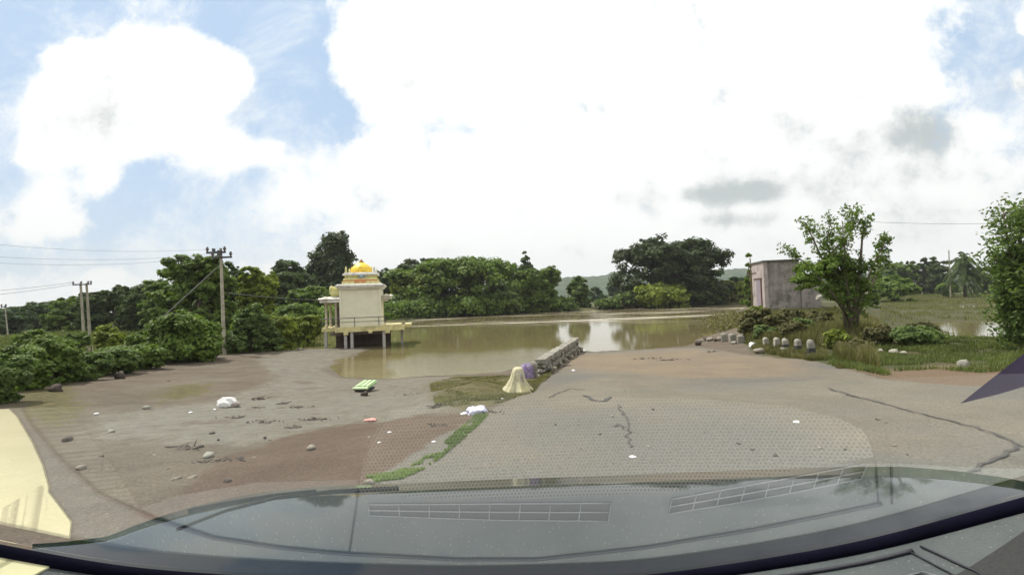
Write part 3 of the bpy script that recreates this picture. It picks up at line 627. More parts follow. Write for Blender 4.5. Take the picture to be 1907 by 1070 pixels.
# ------------------------------------------------------------------ temple
def temple():
    Yt = 32.0; b = at_z(676, 640, 0); b = np.array([at_y(676, 600, Yt)[0], Yt, 0])
    th = thing('temple', tuple(b), 'small cream and yellow temple with a golden dome on stilts in the flood', 'temple', rz=R(12))
    s = Yt/F
    cream = simple('temple_cream', (.74, .71, .56), .8, .05, 2, .1, dirt=(.62, .58, .43), dscale=.9, damt=(.5, .8)); yel = simple('temple_yellow', (.64, .57, .29), .8, .12, 3, .15, dirt=(.34, .29, .14))
    wh = simple('temple_white', (.74, .73, .68), .8, .1, 4, .15, dirt=(.42, .38, .32)); org = simple('temple_orange', (.62, .24, .10), .8, .15, 8, .1); gold = simple('temple_gold', (.85, .58, .05), .45, .12, 6, .1)
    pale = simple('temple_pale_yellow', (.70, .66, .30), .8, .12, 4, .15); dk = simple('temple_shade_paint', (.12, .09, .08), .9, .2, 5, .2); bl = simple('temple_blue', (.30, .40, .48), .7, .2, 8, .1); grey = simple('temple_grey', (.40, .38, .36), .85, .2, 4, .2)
    zt = 1.42                                     # deck top
    m = MB(); m.box((0.65, .2, zt-.14), (2.2, 1.95, .14)); m.box((-2.05, .6, zt-.14), (.52, 1.5, .13)); m.box((2.95, .9, zt-.12), (.35, 1.0, .12)); m.build('deck', yel, th)
    m = MB(); m.box((.65, -1.77, zt-.135), (2.23, .04, .17)); m.box((.65, -1.77, zt-.36), (.12, .1, .06)); m.box((-.9, -1.72, zt-.38), (.14, .1, .10)); m.box((1.75, -1.72, zt-.38), (.15, .1, .1)); m.build('deck_beam', yel, th)
    for x, y in ((-2.3, -.9), (-.95, -1.6), (-.55, -1.6), (1.5, -1.6), (2.6, .9), (-1.3, .9)):
        m = MB(); m.box((x, y, .15), (.09, .09, 1.0)); m.build('stilt', grey, th)
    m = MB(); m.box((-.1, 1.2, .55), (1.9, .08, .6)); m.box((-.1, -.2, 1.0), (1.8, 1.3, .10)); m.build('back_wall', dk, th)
    # shrine room
    w_, d_ = 1.27, 1.2
    m = MB(); m.box((0, 0, zt+1.26), (w_, d_, 1.26))
    for sx in (-1, 1):
        for sy in (-1, 1): m.box((sx*w_, sy*d_, zt+1.26), (.07, .07, 1.259))
    m.box((0, 0, zt+.08), (w_+.05, d_+.05, .08)); m.build('shrine_wall', cream, th)
    zc = zt+2.52
    m = MB(); m.box((0, 0, zc+.09), (w_+.12, d_+.12, .09), top=1.1); m.box((0, 0, zc+.24), (w_+.30, d_+.30, .06)); m.box((0, 0, zc+.33), (w_+.24, d_+.24, .03), top=.95); m.build('cornice', wh, th)
    z = zc+.36
    m = MB(); m.m = 0; m.box((0, 0, z+.10), (1.17, 1.1, .10)); m.m = 1; m.box((0, 0, z+.24), (1.10, 1.03, .05)); m.m = 0; m.box((0, 0, z+.34), (1.12, 1.05, .05), top=.95)
    m.m = 1; m.box((.05, -1.06, z+.2), (.36, .06, .12)); m.m = 2
    for i in range(7): m.box((-1.05+i*.35, -1.1, z+.1), (.035, .03, .09))
    m.build('lower_tier', [pale, org, yel], th)
    z2 = z+.39
    m = MB(); m.m = 0; m.box((0, 0, z2+.11), (.98, .92, .11)); m.m = 1
    for i in range(6): m.box((-.85+i*.34, -.94, z2+.11), (.045, .03, .10)); m.box((-1.0, -.8+i*.32, z2+.11), (.03, .045, .10))
    m.m = 2; m.smooth = True; m.lathe([(.02, -.13), (.13, -.08), (.15, .03), (.09, .14), (.02, .2)], (.05, -.97, z2+.12), 12); m.lathe([(.02, -.1), (.08, -.05), (.08, .05), (.02, .12)], (.28, -.96, z2+.1), 10)
    m.build('upper_tier', [pale, yel, bl], th)
    m = MB(); m.box((0, 0, z2+.28), (1.14, 1.08, .06), top=.97); m.box((0, 0, z2+.37), (1.06, 1.0, .04), top=.94); m.build('roof_slab', wh, th)
    z3 = z2+.41
    for sx in (-1, 1):
        for sy in (-1, 1):
            m = MB(); m.smooth = True; m.lathe([(.07, 0), (.09, .06), (.05, .14), (.08, .22), (.05, .32), (.01, .42)], (sx*.92, sy*.88, z3), 10); m.build('finial', wh if sx > 0 else pale, th)
    m = MB(); m.smooth = True; prof = [(.60, 0), (.68, .07), (.70, .18), (.66, .32), (.55, .47), (.40, .60), (.26, .69), (.14, .74), (.10, .78)]
    n = 32; vs = [(r*(1+.05*abs(math.cos(k*math.pi*4/n)))*math.cos(2*math.pi*k/n), r*(1+.05*abs(math.cos(k*math.pi*4/n)))*math.sin(2*math.pi*k/n), z3+zz) for r, zz in prof for k in range(n)]
    m.add(vs, [(i*n+k, i*n+(k+1) % n, (i+1)*n+(k+1) % n, (i+1)*n+k) for i in range(len(prof)-1) for k in range(n)]+[tuple((len(prof)-1)*n+k for k in range(n))])
    m.smooth = False
    for k in range(4):
        a = k*math.pi/2-math.pi/2; m.box((.66*math.cos(a), .66*math.sin(a), z3+.2), (.10 if k % 2 == 0 else .05, .05 if k % 2 == 0 else .10, .2))
    dm = m.build('dome', gold, th)
    m = MB(); m.smooth = True; m.lathe([(.16, 0), (.18, .03), (.08, .06), (.11, .11), (.05, .16), (.02, .24)], (0, 0, z3+.77), 12); m.build('dome_finial', simple('finial_dark', (.35, .18, .05), .5), dm)
    # porch on the left with four columns and a curved roof
    for x, y in ((-2.3, -.6), (-1.65, -.75), (-2.3, 1.0), (-1.6, 1.0)):
        m = MB(); m.smooth = True; m.lathe([(.12, 0), (.12, .1), (.075, .14), (.075, 1.45), (.10, 1.5), (.14, 1.6), (.14, 1.68)], (x, y, zt), 12); m.build('porch_column', simple('porch_column', (.52, .45, .33), .8, .2, 5, .2), th)
    m = MB(); m.box((-1.95, .15, zt+1.79), (.66, 1.25, .11)); m.box((-1.95, .15, zt+1.95), (.76, 1.36, .05), top=.92); m.box((-1.95, .15, zt+2.04), (.60, 1.2, .04), top=.7); m.build('porch_roof', wh, th)
    m = MB(); m.box((-1.62, 0, zt+2.40), (.38, .9, .17)); m.box((-1.62, 0, zt+2.22), (.32, .8, .12)); m.smooth = True
    for y in (-.8, -.2, .4, .8): m.lathe([(.1, -.05), (.13, .08), (.12, .22), (.04, .30)], (-1.9, y, zt+2.5), 10)
    m.lathe([(.08, 0), (.1, .08), (.02, .2)], (-1.5, -.8, zt+2.55), 10); m.build('porch_parapet', pale, th)
    m = MB(); m.box((-1.45, .2, zt+.7), (.14, .9, .7)); m.build('porch_door', dk, th)
    # eave over the far side
    m = MB(); m.box((1.62, .2, zt+1.92), (.34, .9, .10)); m.box((1.68, .2, zt+2.06), (.40, 1.0, .04), top=.9); m.box((1.5, .2, zt+1.74), (.2, .7, .09)); m.build('side_eave', wh, th)
    m = MB(); m.box((1.66, -.5, zt+2.13), (.10, .05, .05)); m.box((1.95, -.6, zt+2.02), (.06, .06, .14)); m.build('eave_ornament', pale, th)
    # railing
    m = MB(); m.tube([(-2.4, -1.7, zt+.62), (1.6, -1.7, zt+.62)], .025, 6); m.tube([(-2.4, -1.7, zt+.35), (1.6, -1.7, zt+.35)], .018, 6)
    for x in (-2.4, -1.7, -.35, 1.2, 1.6): m.tube([(x, -1.7, zt-.02), (x, -1.7, zt+.64)], .025, 6)
    m.tube([(-2.4, -1.7, zt+.62), (-2.4, .8, zt+.62)], .022, 6); m.tube([(-2.4, -1.7, zt+.35), (-2.4, .8, zt+.35)], .018, 6)
    m.build('railing', STEEL, th)
temple()

# ------------------------------------------------------------------ pink hut
def hut():
    Yh = 36.0
    a = at_y(1404, 572, Yh); b = at_y(1484, 566, Yh+.6); zb = 1.45
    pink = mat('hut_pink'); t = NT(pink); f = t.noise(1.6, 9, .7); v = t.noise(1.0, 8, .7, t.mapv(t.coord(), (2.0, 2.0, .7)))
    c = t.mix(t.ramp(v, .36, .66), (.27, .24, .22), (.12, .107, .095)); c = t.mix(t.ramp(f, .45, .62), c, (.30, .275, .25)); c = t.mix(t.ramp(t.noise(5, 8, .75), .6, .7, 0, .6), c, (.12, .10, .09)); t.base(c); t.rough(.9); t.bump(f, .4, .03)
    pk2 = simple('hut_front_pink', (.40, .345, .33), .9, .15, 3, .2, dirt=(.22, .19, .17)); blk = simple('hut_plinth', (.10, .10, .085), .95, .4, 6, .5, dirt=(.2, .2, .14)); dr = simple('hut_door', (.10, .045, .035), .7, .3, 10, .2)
    a = at_y(1427, 572, Yh)
    th = thing('pump_house', (a[0], Yh, zb), 'small flat-roofed pink hut with stained walls on the right bank', 'hut', rz=R(-11.5))
    W = 2.5; H = at_y(1430, 487, Yh)[2]-zb; D = 3.0
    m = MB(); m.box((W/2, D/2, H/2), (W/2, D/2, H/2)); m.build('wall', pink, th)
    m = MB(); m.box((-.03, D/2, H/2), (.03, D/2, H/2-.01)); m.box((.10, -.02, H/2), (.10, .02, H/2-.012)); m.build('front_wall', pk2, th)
    m = MB(); m.box((W/2-.02, D/2, H+.05), (W/2+.14, D/2+.16, .05)); m.build('roof', simple('hut_roof', (.12, .12, .11), .9, .3, 5, .3), th)
    m = MB(); m.box((-.075, 1.35, 1.15), (.02, .55, 1.15)); m.build('door_panel', simple('hut_door_lilac', (.26, .22, .26), .7, .2, 5, .1), th)
    m = MB(); m.box((-.09, .68, 1.2), (.03, .09, 1.2)); m.box((-.09, 1.5, 2.43), (.03, 1.0, .03)); m.build('door_frame', dr, th)
    m = MB(); m.box((W/2+.5, D/2, -.35), (W/2+.85, D/2+.12, .34)); m.build('plinth', blk, th)
    m = MB(); m.box((W+.70, .7, H*.31), (.68, .8, H*.31)); m.box((W+.70, .7, H*.62+.03), (.73, .85, .03)); m.build('side_tank', pink, th)
    m = MB(); m.tube([(-.12, D+.05, -.5), (-.12, D+.05, H+.55)], .05, 8); m.tube([(-.12, D+.05, H-.75), (-.1, D-1.2, H-.75)], .025, 6); m.build('drain_pipe', simple('pipe_rust', (.14, .10, .05), .8), th)
hut()

# ------------------------------------------------------------------ electricity poles and wires
def pole(px, pyb, pytop, Y, label, arms, r=.11, group=None, pxt=None):
    b = at_y(px, pyb, Y); z0 = hgt(b[0], Y); tp = at_y(pxt or px-7, pytop, Y); H = tp[2]-z0; th = thing('electricity_pole', (b[0], Y, z0), label, 'electricity pole', group)
    lean = Vector((tp[0]-b[0], 0, H)); m = MB()
    m.tube([(0, 0, -.4), tuple(lean)], [r*1.15, r*.75], 4 if r > .1 else 6); m.build('post', CONC_POLE, th)
    for (dz, x0, x1) in arms:
        m = MB(); m.box((lean.x+(x0+x1)/2, -.12, H-dz), ((x1-x0)/2, .05, .05)); am = m.build('cross_arm', STEEL, th)
        for x in (x0+.05, x1-.05) if dz < 1.2 else (x0+.05,):
            m = MB(); m.smooth = True; m.lathe([(.04, 0), (.04, .07), (.08, .1), (.09, .16), (.05, .2), (.07, .25), (.02, .29)], (lean.x+x, -.12, H-dz+.05), 10); m.build('insulator', simple('insulator', (.10, .08, .08), .35), am)
    return th, Vector((b[0], Y, z0))+lean
p1, top1 = pole(418, 656, 462, 26.5, 'tall single concrete electricity pole at the edge of the yard', [(.25, -.75, .35), (.55, -.45, .7)], pxt=411)
m = MB(); m.box((top1.x-p1.location.x+.12, -.3, top1.z-p1.location.z-.32), (.09, .10, .15)); m.build('switch_box', STEEL, p1)
m = MB(); m.box((top1.x-p1.location.x-.25, -.25, top1.z-p1.location.z-.12), (.06, .07, .08)); m.build('switch_box', STEEL, p1)
p2, top2 = pole(157, 626, 527, 44, 'thin electricity pole, left one of the joined pair', [(.15, -.65, .9)], r=.12, group='twin electricity poles', pxt=150)
p3, top3 = pole(168, 626, 527, 44.6, 'thin electricity pole, right one of the joined pair', [(.12, -.45, .6)], r=.12, group='twin electricity poles', pxt=161)
pole(1769, 535, 466, 92, 'thin distant pole beside the coconut palm', [], r=.16, pxt=1767)
pole(1058, 556, 520, 160, 'faint distant pole behind the gap', [], r=.12)
pole(16, 615, 568, 52, 'short dark distant pole at far left above the hedge', [(.2, -.3, .3)], r=.07)
def wire(name, a, b, sag, label, r=.012, group=None, cat='wire'):
    a, b = Vector(a), Vector(b); pts = []
    for i in range(17):
        s = i/16; p = a.lerp(b, s); p.z -= sag*4*s*(1-s); pts.append(p)
    m = MB(); m.tube(pts, r, 5); return tag(m.build(name, WIRE, None), label, cat, group)
WIRE = simple('wire', (.30, .30, .31), .6, .1, 5, 0)
far_a = at_y(-330, 395, 15); far_b = at_y(-330, 430, 15)
wire('power_wire', top1+Vector((-.7, -.1, -.05)), at_y(-380, 405, 17), .55, 'upper overhead wire running left from the single pole top', .007, 'overhead wires from the single pole')
wire('power_wire', top1+Vector((-.1, -.1, -.3)), at_y(-380, 440, 17), .6, 'middle overhead wire running left from the single pole', .007, 'overhead wires from the single pole')
wire('power_wire', top1+Vector((.3, -.1, -.35)), at_y(-380, 448, 18), .8, 'lowest overhead wire running left from the single pole', .007, 'overhead wires from the single pole')
wire('power_wire', top2+Vector((-.6, -.1, .1)), at_y(-200, 548, 40), .3, 'upper thin wire running left from the twin poles', .018, 'overhead wires from the twin poles')
wire('power_wire', top2+Vector((.1, -.1, .0)), at_y(-200, 562, 40), .3, 'lower thin wire running left from the twin poles', .018, 'overhead wires from the twin poles')
wire('stay_wire', top1+Vector((-.05, .1, -.9)), at_y(285, 606, 25), 0, 'pale stay wire slanting from the single pole down into the hedge', .022, cat='stay wire')
wire('power_wire', at_y(1600, 412, 70), at_y(2050, 408, 60), .5, 'thin faint wire across the sky behind the foreground tree', .03)
wire('power_wire', at_y(425, 545, 27.5), at_y(640, 556, 60), .25, 'slack wire low before the trees left of the temple', .012)

# ------------------------------------------------------------------ stone parapet beside the road, posts, stones
def parapet():
    a = ground(1007, 699); b = ground(1074, 654); d = Vector((b[0]-a[0], b[1]-a[1], 0)); Ln = d.length; ang = math.atan2(d.y, d.x)
    ta = at_y(1012, 668, a[1])[2]; tb = at_y(1073, 629, b[1])[2]
    th = thing('stone_parapet', (a[0], a[1], 0), 'low grey stone parapet running beside the road into the flood', 'parapet wall', rz=ang)
    m = MB(); n = 9
    for i in range(n):
        x0 = Ln*i/n; x1 = Ln*(i+1)/n; z = ta+(tb-ta)*(i+.5)/n
        m.box(((x0+x1)/2, 0, z-.06), ((x1-x0)/2-.02, .15+.012*(i % 2), .06+.008*((i*7) % 3)))
    m.build('coping', simple('coping_stone', (.25, .235, .195), .9, .3, 4, .8, dirt=(.11, .10, .08), dscale=2.2), th)
    m = MB(); rr = random.Random(3); x = 0
    row = [(0, 0), (1, .16)]
    for k in range(3):
        x = rr.uniform(-.1, .1)
        while x < Ln:
            s = x/Ln; zt_ = ta+(tb-ta)*s-.12; zb = a[2]-.15+(b[2]-a[2])*s; hh = (zt_-zb)/3; w2 = rr.uniform(.16, .3)
            if rr.random() > .10: m.rock((x+w2, rr.uniform(-.02, .02), zb+hh*(k+.5)), (w2*.98, .14, hh*.54), rr.random(), n=2)
            x += w2*2*.93
    m.build('masonry', STONE, th)
    for i in range(7):
        xx = Ln*(.06+i*.15); m = MB(); s = xx/Ln; zb = a[2]+(b[2]-a[2])*s; m.rock((xx, -.30, zb+.10), (.14, .1, .14), i+40); m.build('buttress_stone', ROCK, th)
parapet()
def post(px, pyb, pyt, label, h=None, w_=.13, band=True, group='painted guard stones by the road', lean=0, matw=None):
    p = ground(px, pyb); H = (at_y(px, pyt, p[1])[2]-p[2])*(.88 if group else 1); th = thing('guard_stone', (p[0], p[1], p[2]), label, 'guard stone', group, rz=random.uniform(-.3, .3)); th.rotation_euler[1] = lean
    m = MB(); m.smooth = False
    m.box((0, 0, H*.33), (w_, w_*.7, H*.45)); m.smooth = True
    n = 8
    # rounded head
    vs = []; fs = []
    for j, y in enumerate((-w_*.7, w_*.7)):
        for k in range(n+1): a_ = math.pi*k/n; vs.append((w_*math.cos(a_), y, H*.775+H*.22*math.sin(a_)))
    for k in range(n): fs.append((k, k+1, n+2+k, n+1+k))
    fs.append(tuple(range(n, -1, -1))); fs.append(tuple(range(n+1, 2*n+2)))
    m.add(vs, fs); m.build('stone_body', matw or WHITEW, th)
    if band: m = MB(); m.box((0, 0, H*.36), (w_+.006, w_*.7+.006, H*.15)); m.build('black_band', BLACKP, th)
    return th
post(1004, 694, 666, 'white painted post standing at the near end of the stone parapet', w_=.10, band=False, group=None)
GP = [(1512, 664, 627, 'black and white painted post, nearest of the leaning row on the right'), (1486, 656, 627, 'black and white painted post, second in the row from the near end'), (1465, 652, 626, 'weathered painted post, third in the row from the near end'),
      (1446, 648, 625, 'weathered painted post, fourth in the row from the near end'), (1427, 646, 625, 'weathered painted post, fifth in the row, just right of the white bag')]
for i, (x, b_, t_, lb) in enumerate(GP): post(x, b_, t_, lb, w_=.095, band=i < 3, lean=[-.05, .03, -.12, .06, -.04][i], matw=WHITEW if i < 2 else CONC)
for i, (x, b_, t_, lb) in enumerate([(1349, 634, 618, 'whitish block standing at the waterline, left of three'), (1364, 635, 619, 'whitish block standing at the waterline, middle of three'), (1380, 637, 621, 'whitish block standing at the waterline, right of three')]):
    post(x, b_, t_, lb, w_=.15, band=False, group='whitish blocks at the waterline', matw=WHITEW)
def stone(px, py, r, label, mat_=None, name='stone', cat='stone', group=None, flat=.6, seed=None):
    p = ground(px, py); seed = seed or int(px*3+py); m = MB(); m.smooth = True
    m.rock((0, 0, r*flat*.55), (r, r*.8, r*flat), seed, n=2); o = m.build(name, mat_ or ROCK); o.location = tuple(p); o.rotation_euler[2] = seed % 6
    return tag(o, label, cat, group)
stone(1368, 640, .16, 'pale stone on the road edge below the whitish blocks', WHITEW)
stone(1412, 656, .20, 'brown stone just below the white bag on the right', ROCK)
stone(1460, 655, .17, 'pale stone at the foot of the third painted post', WHITEW)
stone(1300, 641, .22, 'dark wet rock at the waterline in the middle of the road end', DARKROCK)
for i, (x, y) in enumerate([(1306, 636), (1314, 633), (1322, 634), (1333, 634), (1340, 633)]): stone(x, y, .16+.03*(i % 3), 'brown rock in the short line of rocks at the waterline', DARKROCK if i % 2 else ROCK, group='line of rocks at the waterline')
stone(1640, 655, 0.11, 'whitish rock in the grass, leftmost of three', CONC); stone(1665, 658, 0.14, 'whitish rock in the grass, middle and largest of three', CONC); stone(1606, 662, .13, 'small grey rock in weeds right of the bright shrub', ROCK)
stone(1682, 659, 0.10, 'whitish rock in the grass, rightmost of three', CONC)
stone(1795, 688, .11, 'pale upright rock in the verge near the right edge', WHITEW, flat=1.3)
stone(1068, 648, .14, 'grey stone at the far foot of the parapet', ROCK); stone(1078, 651, .18, 'dark stone leaning at the far end of the parapet', DARKROCK)
stone(222, 705, .17, 'brown lump of earth standing near the hedge', DARKROCK, flat=.9); stone(104, 730, .15, 'dark lump at the left corner of the yard', DARKROCK, flat=.9)
stone(272, 760, .08, 'pale broken stone on the dry yard left of the white sack', WHITEW, flat=.5)
stone(388, 851, .07, 'pale rounded stone in the reddish dirt', WHITEW, flat=.6); stone(206, 807, .07, 'small pale pebble alone in the grey mud', WHITEW); stone(126, 821, .08, 'dark clod near the lower left of the yard', DARKROCK)
stone(580, 836, .06, 'small beige pebble in the middle of the red dirt', ROCK); stone(679, 737, .13, 'dark brick lump on the mud below the green cushion', DARKROCK, flat=.7)
rr = random.Random(11)
for k in range(26):
    x, y = rr.uniform(150, 690), rr.uniform(690, 900)
    if y < 720 and x > 600: continue
    stone(x, y, rr.uniform(.018, .05), 'tiny stone among those strewn over the muddy yard', rr.choice([ROCK, DARKROCK, ROCK]), group='tiny stones strewn over the yard', seed=k+5, flat=.5)
for k in range(26):
    x, y = rr.uniform(900, 1750), rr.uniform(690, 850)
    if x < 1100-(y-690)*1.2: continue
    stone(x, y, rr.uniform(.012, .03), 'tiny stone lying loose on the asphalt road', rr.choice([ROCK, DARKROCK]), name='stone', group='tiny stones on the road', seed=k+105, flat=.5)
# clods and plant debris on the mud
def debris(px, py, ln, label, seed, group='dark clumps of flood debris on the mud'):
    p = ground(px, py); r = np.random.default_rng(seed); m = MB()
    for k in range(16):
        a = r.normal(0, 1, 2)*np.array([ln*.5, .06]); q = r.normal(0, .05, 3); m.tube([(a[0], a[1], .01), (a[0]+r.normal(0, .08), a[1]+r.normal(0, .04), .02+abs(q[2])*.5)], [.012, .004], 4)
    for k in range(4): m.rock((r.normal(0, ln*.4), r.normal(0, .05), .01), (.05, .04, .02), k+seed, n=1)
    o = m.build('debris', DARKROCK); o.location = tuple(p); tag(o, label, 'debris', group)
for i, (x, y, l_, lb) in enumerate([(484, 742, .22, 'twiggy clump on the mud right of the white sack'), (480, 761, .12, 'small dark clump just below right of the white sack'), (558, 759, .35, 'longest dark clump of debris midway between sack and cushion'), (528, 752, .08, 'small clod above the longest debris clump'),
                                    (590, 781, .4, 'loose trail of twigs on the wet mud below the cushion'), (430, 779, .25, 'flat dark clump directly under the white sack'), (485, 787, .35, 'thin line of twigs in the middle of the mud'), (547, 797, .12, 'small clump at the lower edge of the wet mud'),
                                    (410, 862, .28, 'bent stick lying on reddish dirt'), (820, 757, .2, 'dark clump beside the olive grass patch'), (905, 770, .3, 'dark clump behind the white plastic bag'), (770, 736, .5, 'dark line of wrack in front of the shore'), (340, 836, .2, 'dark clump in the left mud'), (812, 796, .18, 'thin stick on the red dirt near the grass strip')]): debris(x, y, l_, lb, i+3)
for i, (x, y, l_, lb) in enumerate([(1205, 668, .7, 'dark smear of wrack across the sandy end of the road'), (1240, 671, .6, 'second dark smear of wrack on the sandy road end'), (1330, 655, .5, 'dark line of wrack near the whitish blocks')]): debris(x, y, l_, lb, i+63)
# ------------------------------------------------------------------ sack, cushion, cloths, bags
def soft(name, px, py, dims, mat_, label, cat, seed, rz=0, n=3, build=True):
    p = ground(px, py); m = MB(); m.smooth = True; bm = bmesh.new(); bmesh.ops.create_icosphere(bm, subdivisions=n+1, radius=1); r_ = random.Random(seed); ph_ = [r_.uniform(0, 6) for _ in range(5)]
    for v in bm.verts:
        x, y, z = v.co; k = 1+.10*math.sin(5*x+ph_[0])+.09*math.sin(6*y+3*z+ph_[1])+.05*math.sin(13*x+9*z+ph_[2])+.03*math.sin(21*y+ph_[3])
        sg = lambda q, e: math.copysign(abs(q)**e, q)
        v.co = Vector((sg(x, .8)*dims[0]*k, sg(y, .8)*dims[1]*k, max(-.25, sg(z, .9)*k)*dims[2]))
    m.add([v.co for v in bm.verts], [[v.index for v in f.verts] for f in bm.faces]); bm.free()
    o = m.build(name, mat_); o.location = tuple(p+np.array([0, 0, dims[2]*.25])); o.rotation_euler[2] = rz
    return tag(o, label, cat)
SACK = simple('sack_white', (.72, .71, .70), .6, .1, 14, .4); PLAS = simple('plastic_white', (.75, .77, .82), .35, .12, 12, .4); LILAC = simple('plastic_lilac', (.62, .62, .78), .35, .15, 12, .4)
sk = soft('sack', 424, 755, (.26, .15, .16), SACK, 'white filled sack with a torn right end lying on the mud', 'sack', 4, R(-8))
m = MB(); m.smooth = True; m.rock((.26, -.03, .0), (.09, .09, .08), 5, n=2); m.build('torn_end', simple('sack_torn', (.30, .25, .23), .8, .4, 20, .5), sk)
soft('plastic_bag', 888, 770, (.16, .12, .10), LILAC, 'crumpled white and lilac plastic bag at the road edge', 'plastic bag', 6, .4)
soft('plastic_bag', 866, 771, (.07, .05, .03), PLAS, 'small flat scrap of white plastic left of the lilac bag', 'plastic scrap', 8, .2)
soft('plastic_bag', 1402, 646, (.16, .12, .16), simple('plastic_bright', (.85, .85, .86), .4, .05, 10, .3), 'bright white bag beside the painted posts on the right', 'plastic bag', 9, .5)
soft('plastic_bag', 1390, 629, (.20, .12, .10), PLAS, 'dull white rag in the scrub by the water corner', 'rag', 12, .2)
soft('food_packet', 690, 783, (.12, .08, .035), simple('packet_pink', (.60, .28, .24), .4, .5, 16, .2), 'crushed red and white packet on the edge of the mud', 'packet', 14, .1)
for i, (x, y, r0, lb) in enumerate([(725, 805, .035, 'bright white scrap in the red dirt, upper one'), (706, 824, .028, 'bright white scrap near the reflected seam in the red dirt'), (778, 789, .03, 'flat white scrap between mud and red dirt'), (808, 822, .03, 'white scrap beside the grass strip'), (1088, 653, .09, 'white scrap at the waterline on the road'), (1068, 690, .08, 'white streaky scrap on the road near the parapet'), (1178, 851, .04, 'small white scrap on the road near the car'), (1483, 786, .05, 'pale flattened scrap on the road at right'), (936, 743, .05, 'white scrap on the olive grass before the cloth'),
                                    (1866, 678, .06, 'white scrap in the verge by the right edge'), (180, 770, .05, 'white scrap in the mud at left'), (355, 768, .05, 'white scrap left below the sack'), (400, 762, .04, 'white scrap touching the left end of the sack')]):
    soft('litter', x, y, (r0*.85, r0*.65, r0*.35), PLAS, lb, 'litter', i+30, i)
soft('litter', 1056, 681, (.14, .05, .03), BLACKP, 'black strip of rubber lying on the road by the parapet', 'litter', 77, .1)
def sacks(pts):
    for i, (x, y, lb) in enumerate(pts):
        Y = 33; p = at_y(x, y, Y); o = soft('sack', 1500, 640, (.30, .25, .30), WHITEW, lb, 'sack', i+60, i); z = hgt(p[0], Y); o.location = (p[0], Y, max(z+.1, p[2])); o['group'] = 'white sacks beside the hut'
sacks([(1528, 557, 'white sack beside the hut, leftmost of the heap'), (1541, 555, 'white sack beside the hut, second of the heap'), (1553, 556, 'white sack beside the hut, third, by the tree trunk'), (1612, 552, 'white sack right of the foreground trunk')])
def cushion():
    p = ground(680, 726); th = thing('seat_cushion', tuple(p), 'folded green and cream striped cushion on a dark base on the mud', 'cushion', rz=R(-8)); th.scale = (.62, .62, .62)
    gmx = mat('cushion_green'); t = NT(gmx); wv = t.n('ShaderNodeTexWave'); wv.inputs['Scale'].default_value = 1.6; wv.inputs['Distortion'].default_value = .6; t.l(t.coord(), wv.inputs[0]); t.base(t.mix(t.ramp(wv.outputs['Fac'], .55, .9), (.33, .52, .24), (.56, .64, .40))); t.rough(.6)
    m = MB(); m.smooth = False
    bm = bmesh.new(); bmesh.ops.create_cube(bm, size=2)
    for v in bm.verts: v.co = Vector((v.co.x*.37+(.10 if v.co.y > 0 else 0), v.co.y*.42, .20+v.co.z*.075+(.17 if v.co.y > 0 else 0)))
    bmesh.ops.bevel(bm, geom=bm.edges[:], offset=.05, segments=3, affect='EDGES'); bm.verts.index_update()
    m.add([v.co for v in bm.verts], [[v.index for v in f.verts] for f in bm.faces]); bm.free(); m.build('pad', gmx, th)
    m = MB(); m.tube([(-.41, -.45, .17), (.36, -.45, .17)], .06, 10); m.build('piping', simple('cushion_roll', (.50, .60, .38), .6, .2, 9, .3), th)
    for x in (-.12, .14):
        m = MB(); m.tube([(x, -.40, .285), (x+.12, .38, .455)], .013, 6); m.build('seam', simple('cushion_seam', (.10, .16, .08), .7), th)
    m = MB(); m.box((0, -.05, .06), (.33, .34, .06), top=1.1); m.build('base', BLACKP, th)
cushion()
def cloth_stone():
    p = ground(966, 730)
    post(968, 731, 692, 'grey guard stone hidden under the cream cloth', w_=.11, band=False, group=None, matw=CONC)
    H = at_y(968, 686, p[1])[2]-p[2]
    m = MB(); m.smooth = True; n = 72; prof = [(.02, 1.0), (.10, 1.01), (.15, .95), (.17, .80), (.20, .55), (.29, .28), (.40, .05), (.46, 0.015)]; vs = []
    for i, (r, z) in enumerate(prof):
        for k in range(n):
            a = 2*math.pi*k/n; fold = 1+(.16*math.sin(9*a+1)+.08*math.sin(17*a))*max(0, (1-z))**.7
            vs.append((r*fold*math.cos(a)*.82-.10*(1-z)*(1 if math.cos(a) < 0 else .2), r*fold*math.sin(a)*.75, z*(H+.02)+(0.03*math.sin(5*a) if i > 5 else 0)+.01))
    m.add(vs, [(i*n+k, (i+1)*n+k, (i+1)*n+(k+1) % n, i*n+(k+1) % n) for i in range(len(prof)-1) for k in range(n)])
    cm = simple('cloth_cream', (.50, .47, .32), .85, .2, 8, .4, dirt=(.52, .46, .22), dscale=3)
    o = m.build('cloth', cm); o.location = tuple(p); tag(o, 'cream cloth draped over a guard stone at the road edge', 'cloth')
    p = ground(985, 712); H = .42
    m = MB(); m.smooth = True; vs = []; prof = [(.02, 1), (.10, .98), (.15, .85), (.17, .5), (.19, .15), (.18, .02)]
    for i, (r, z) in enumerate(prof):
        for k in range(n):
            a = 2*math.pi*k/n; fold = 1+(.10*math.sin(7*a+1+z*4)+.06*math.sin(15*a+6*z)); vs.append((r*fold*math.cos(a), r*fold*math.sin(a), z*H+.02*math.sin(6*a+9*z)))
    m.add(vs, [(i*n+k, (i+1)*n+k, (i+1)*n+(k+1) % n, i*n+(k+1) % n) for i in range(len(prof)-1) for k in range(n)])
    o = m.build('cloth', simple('cloth_purple', (.22, .16, .30), .85, .5, 14, .5, dirt=(.38, .36, .42), dscale=9)); p = ground(982, 704); o.location = tuple(p); tag(o, 'crumpled purple cloth hung over the stone behind the cream cloth', 'cloth')
    post(993, 702, 673, 'grey rough stone between purple cloth and white post', w_=.12, band=False, group=None, matw=STONE)
cloth_stone()

